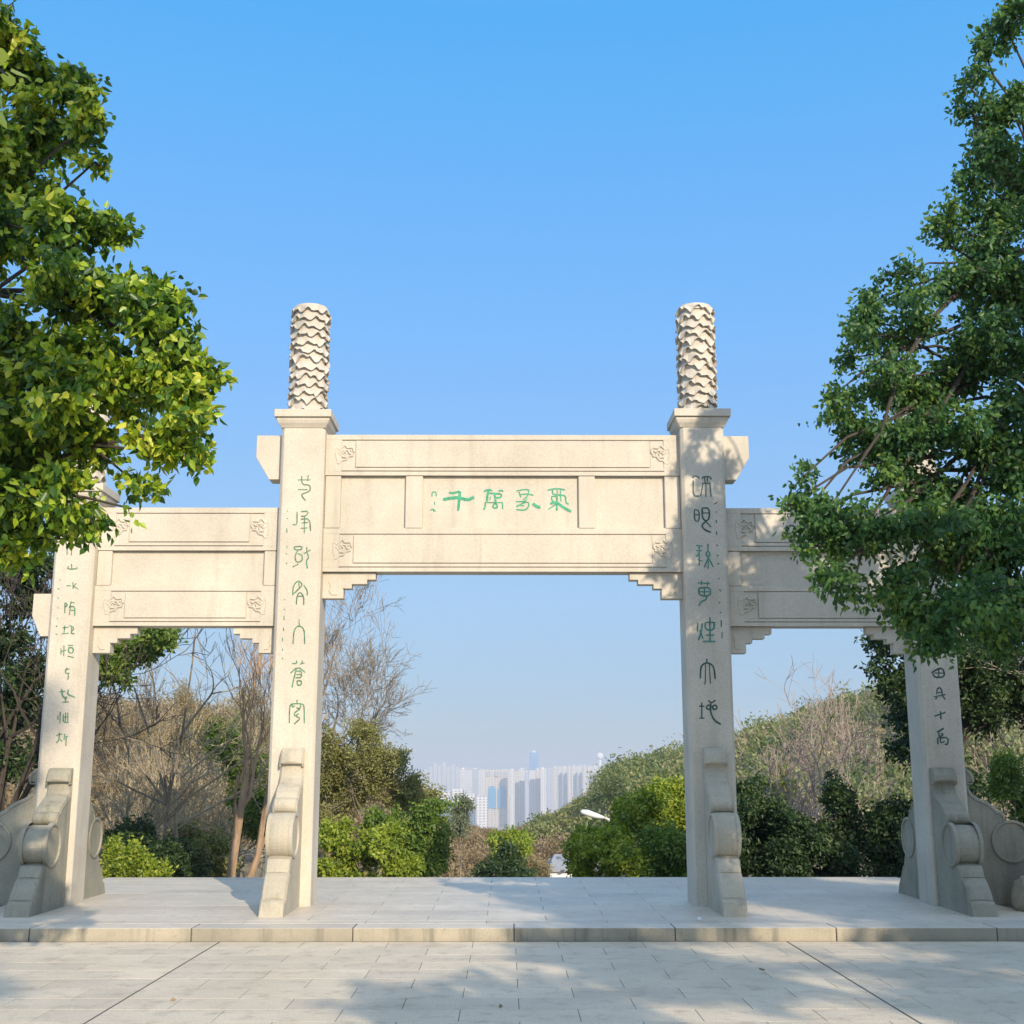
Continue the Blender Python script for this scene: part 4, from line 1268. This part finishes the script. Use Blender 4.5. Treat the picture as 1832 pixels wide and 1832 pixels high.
# ------------------------------------------------------------------ hut and street lamp
hp = at(1015, 1545, 60)
hz = at(1015, 1553, 60)[2]
g0 = gz(hp[0], 60)
hut = tag(empty('hut', (hp[0], 60, g0)), 'small white hut with a grey roof low behind the bushes in the middle', 'hut')
mb = MB(); mb.box(-0.85, 1.3, -1.2, 1.6, -0.5, hz - g0); mb.build('wall', M['white_paint'], hut)
mb = MB(); zr = hz - g0 + .01
mb.v = [(-1.0, -1.4, zr), (1.5, -1.4, zr), (1.5, 1.8, zr), (-1.0, 1.8, zr), (-.6, .1, zr + .62), (1.1, .1, zr + .62), (-1.0, -1.4, zr - .07), (1.5, -1.4, zr - .07), (1.5, 1.8, zr - .07), (-1, 1.8, zr - .07)]
mb.f = [(0, 1, 5, 4), (1, 2, 5), (2, 3, 4, 5), (3, 0, 4), (6, 7, 1, 0), (7, 8, 2, 1), (8, 9, 3, 2), (9, 6, 0, 3), (9, 8, 7, 6)]
mb.build('roof', M['roof_grey'], hut)
lp = at(1092, 1466, 34)
lx, ly = lp[0], 34.0
g0 = gz(lx, ly)
lamp = tag(empty('street_lamp', (lx, ly, g0)), 'white street lamp with a curved arm rising from the bushes right of centre', 'street lamp')
H = lp[2] - g0
mb = MB(); mb.tube([(0, 0, -.3), (0, 0, H * .6), (0, 0, H - .12), (-.05, 0, H), (-.18, 0, H + .05)], [.06, .05, .04, .035, .03], 10)
mb.build('pole', M['metal'], lamp, smooth=True)
mb = MB(); mb.tube([(-.18, 0, H + .05), (-.4, 0, H + .10), (-.62, 0, H + .17), (-.76, 0, H + .20), (-.80, 0, H + .205)], [.035, .075, .085, .06, .02], 12)
mb.build('lamp_head', M['white_paint'], lamp, smooth=True)

# ------------------------------------------------------------------ the far city


def tower_mat(name, wall, glass, sx, sz):
    m, t, P, L = mat_new(name)
    tc = N(t, 'TexCoord')
    br = N(t, 'TexBrick', offset=0.0, squash=1.0)
    mp = N(t, 'Mapping'); mp.inputs['Rotation'].default_value = (pi / 2, 0, 0)
    L.new(tc.outputs['Object'], mp.inputs[0]); L.new(mp.outputs[0], br.inputs['Vector'])
    br.inputs['Color1'].default_value = (*glass, 1); br.inputs['Color2'].default_value = (*[g * 1.3 for g in glass], 1)
    br.inputs['Mortar'].default_value = (*wall, 1)
    br.inputs['Scale'].default_value = 1
    br.inputs['Mortar Size'].default_value = 0.9
    br.inputs['Brick Width'].default_value = sx
    br.inputs['Row Height'].default_value = sz
    L.new(br.outputs[0], P.inputs['Base Color'])
    P.inputs['Roughness'].default_value = .6
    return m


M['tw_white'] = tower_mat('white_tower', (.62, .60, .58), (.20, .24, .30), 4.5, 3.2)
M['tw_cream'] = tower_mat('cream_tower', (.60, .53, .44), (.22, .24, .28), 6, 3.2)
M['tw_blue'] = tower_mat('blue_glass_tower', (.10, .26, .50), (.06, .22, .48), 5, 4)
M['tw_grey'] = tower_mat('grey_tower', (.40, .43, .50), (.16, .20, .28), 5, 3.2)
M['blue_glass'] = plain('blue_glass', (.07, .28, .50), .3, .1, .05)


def city(px0, px1, py0, py1, D, mat, label, deep=18, crown=True, name='tower_block', grp='tower blocks of the hazy city'):
    a = at(px0, py0, D); b = at(px1, py0, D)
    w = b[0] - a[0]; h = a[2] + 105
    t = tag(empty(name, ((a[0] + b[0]) / 2, D, -105)), label, 'building', grp)
    mb = MB(); n = max(1, int(w / 14))
    for i in range(n):                                  # stepped facade bays
        x0 = -w / 2 + w * i / n; x1 = x0 + w / n
        dy = 2.0 * (i % 2)
        mb.box(x0, x1 - .02, dy, deep, -1, h - (1.5 if i % 2 else 0))
    mb.build('wall', M[mat], t)
    if crown:
        mb = MB(); mb.box(-w * .2, w * .2, deep * .3, deep * .8, h - .5, h + min(7, w * .2))
        mb.build('roof_house', M['white_paint'], t)
    return t


def wo(i):
    return ['first', 'second', 'third', 'fourth', 'fifth', 'sixth', 'seventh', 'eighth', 'ninth', 'tenth', 'eleventh', 'twelfth', 'thirteenth'][i]


city(948, 963, 1346, 1400, 3300, 'tw_blue', 'tall blue glass tower standing highest over the hazy city', 40)
# long white block and the arched building
x = 823
for i in range(4):
    city(x, x + 10.8, 1376 + (i % 2) * 2, 0, 2700, 'tw_white' if i != 2 else 'tw_grey', wo(i) + ' slab from the left in the pale row left of the arched building', 14, i % 2 == 0)
    x += 11
ab = city(866, 911, 1376, 0, 2400, 'tw_cream', 'cream building with two tall blue glass arches', 25, False, 'arched_building')
a0 = at(866, 1376, 2400); w = at(911, 1376, 2400)[0] - a0[0]; hh = a0[2] + 105
for cx in (-.18 * w, .22 * w):
    mb = MB(); r = w * .16; zt = at(880, 1406, 2400)[2] + 105 - r; zb = at(880, 1446, 2400)[2] + 105
    mb.prism([(cx - r, zb), (cx + r, zb)] + [(cx + r * cos(radians(q)), zt + r * sin(radians(q))) for q in range(0, 181, 15)], -1.2, -.3)
    mb.build('glass_arch', M['blue_glass'], ab)
for k in range(3):
    mb = MB()
    mb.box(-.42 * w + k * .34 * w, -.25 * w + k * .34 * w, -.8, -.2, hh - 14, hh - 5)
    mb.build('roof_window', M['tw_grey'], ab)
x = 912
for i in range(8):
    wpx = [9, 8, 10, 8, 11, 9, 10, 12][i]
    city(x, x + wpx - .4, [1377, 1379, 1376, 1381, 1378, 1376, 1375, 1374][i], 0, 2350 + 60 * (i % 3), ['tw_white', 'tw_cream', 'tw_white', 'tw_grey', 'tw_white', 'tw_cream', 'tw_white', 'tw_grey'][i], wo(i) + ' tower from the left in the row right of the arched building', 16, i % 3 != 1)
    x += wpx
for i in range(10):
    wpx = [9, 8, 9, 8, 10, 9, 9, 10, 9, 9][i]
    city(x, x + wpx - .5, [1373, 1371, 1372, 1370, 1371, 1369, 1371, 1370, 1371, 1372][i], 0, 2900 + 50 * (i % 3), 'tw_white' if i % 3 else 'tw_cream', wo(i) + ' tower from the left in the white row that runs behind the hill', 16, i % 2 == 0)
    x += wpx
for i in range(7):
    city(768 + i * 8, 768 + i * 8 + 6, [1372, 1366, 1370, 1364, 1371, 1367, 1372][i], 0, 4600, 'tw_white', wo(i) + ' faint distant tower from the left above the shrubs', 20, False, grp='faint distant towers')
for i in range(5):
    city(765 + i * 22, 765 + i * 22 + 19, [1410, 1416, 1412, 1420, 1424][i], 0, 1500 + 90 * (i % 2), 'tw_white', wo(i) + ' low white building from the left below the city towers', 50, False, 'low_building', 'low white buildings below the towers')
xs_, wd_ = 756, [13, 9, 16, 11, 8, 14, 19, 10, 12, 15, 9, 17, 13, 11, 18, 12, 16, 10, 14, 12, 15, 13]
for i in range(22):
    city(xs_, xs_ + wd_[i] - .6, 1377 + random.uniform(-6, 3), 0, 5600 + 90 * (i % 4), 'tw_grey' if i % 3 else 'tw_white',
         'pale block standing in the farthest hazy row of the city', 30, i % 4 == 0, grp='farthest hazy blocks')
    xs_ += wd_[i]
# ball topped tower
bp = at(1073, 1353, 3400)
bt_ = tag(empty('ball_tower', (bp[0], 3400, -105)), 'slim white tower with a round ball top above the hill edge', 'tower')
mb = MB(); mb.tube([(0, 0, 0), (0, 0, bp[2] + 105)], 4, 12); mb.build('shaft', M['white_paint'], bt_)
mb = MB(); rr = 10
mb.tube([(0, 0, bp[2] + 105 + rr * cos(radians(180 - q))) for q in range(0, 181, 15)], [max(.1, rr * sin(radians(q))) for q in range(0, 181, 15)], 20)
mb.build('ball', M['white_paint'], bt_, smooth=True)

# ------------------------------------------------------------------ haze
m = bpy.data.materials.new('haze'); m.use_nodes = True
t = m.node_tree; t.nodes.clear()
o_ = t.nodes.new('ShaderNodeOutputMaterial'); v = t.nodes.new('ShaderNodeVolumePrincipled')
v.inputs['Color'].default_value = (0.80, 0.87, 0.96, 1)
v.inputs['Density'].default_value = 0.00034
v.inputs['Anisotropy'].default_value = -0.05
t.links.new(v.outputs[0], o_.inputs['Volume'])
mb = MB(); mb.box(-16500, 16500, -70, 14500, -108, 75)
tag(mb.build('haze', m), kind='stuff')
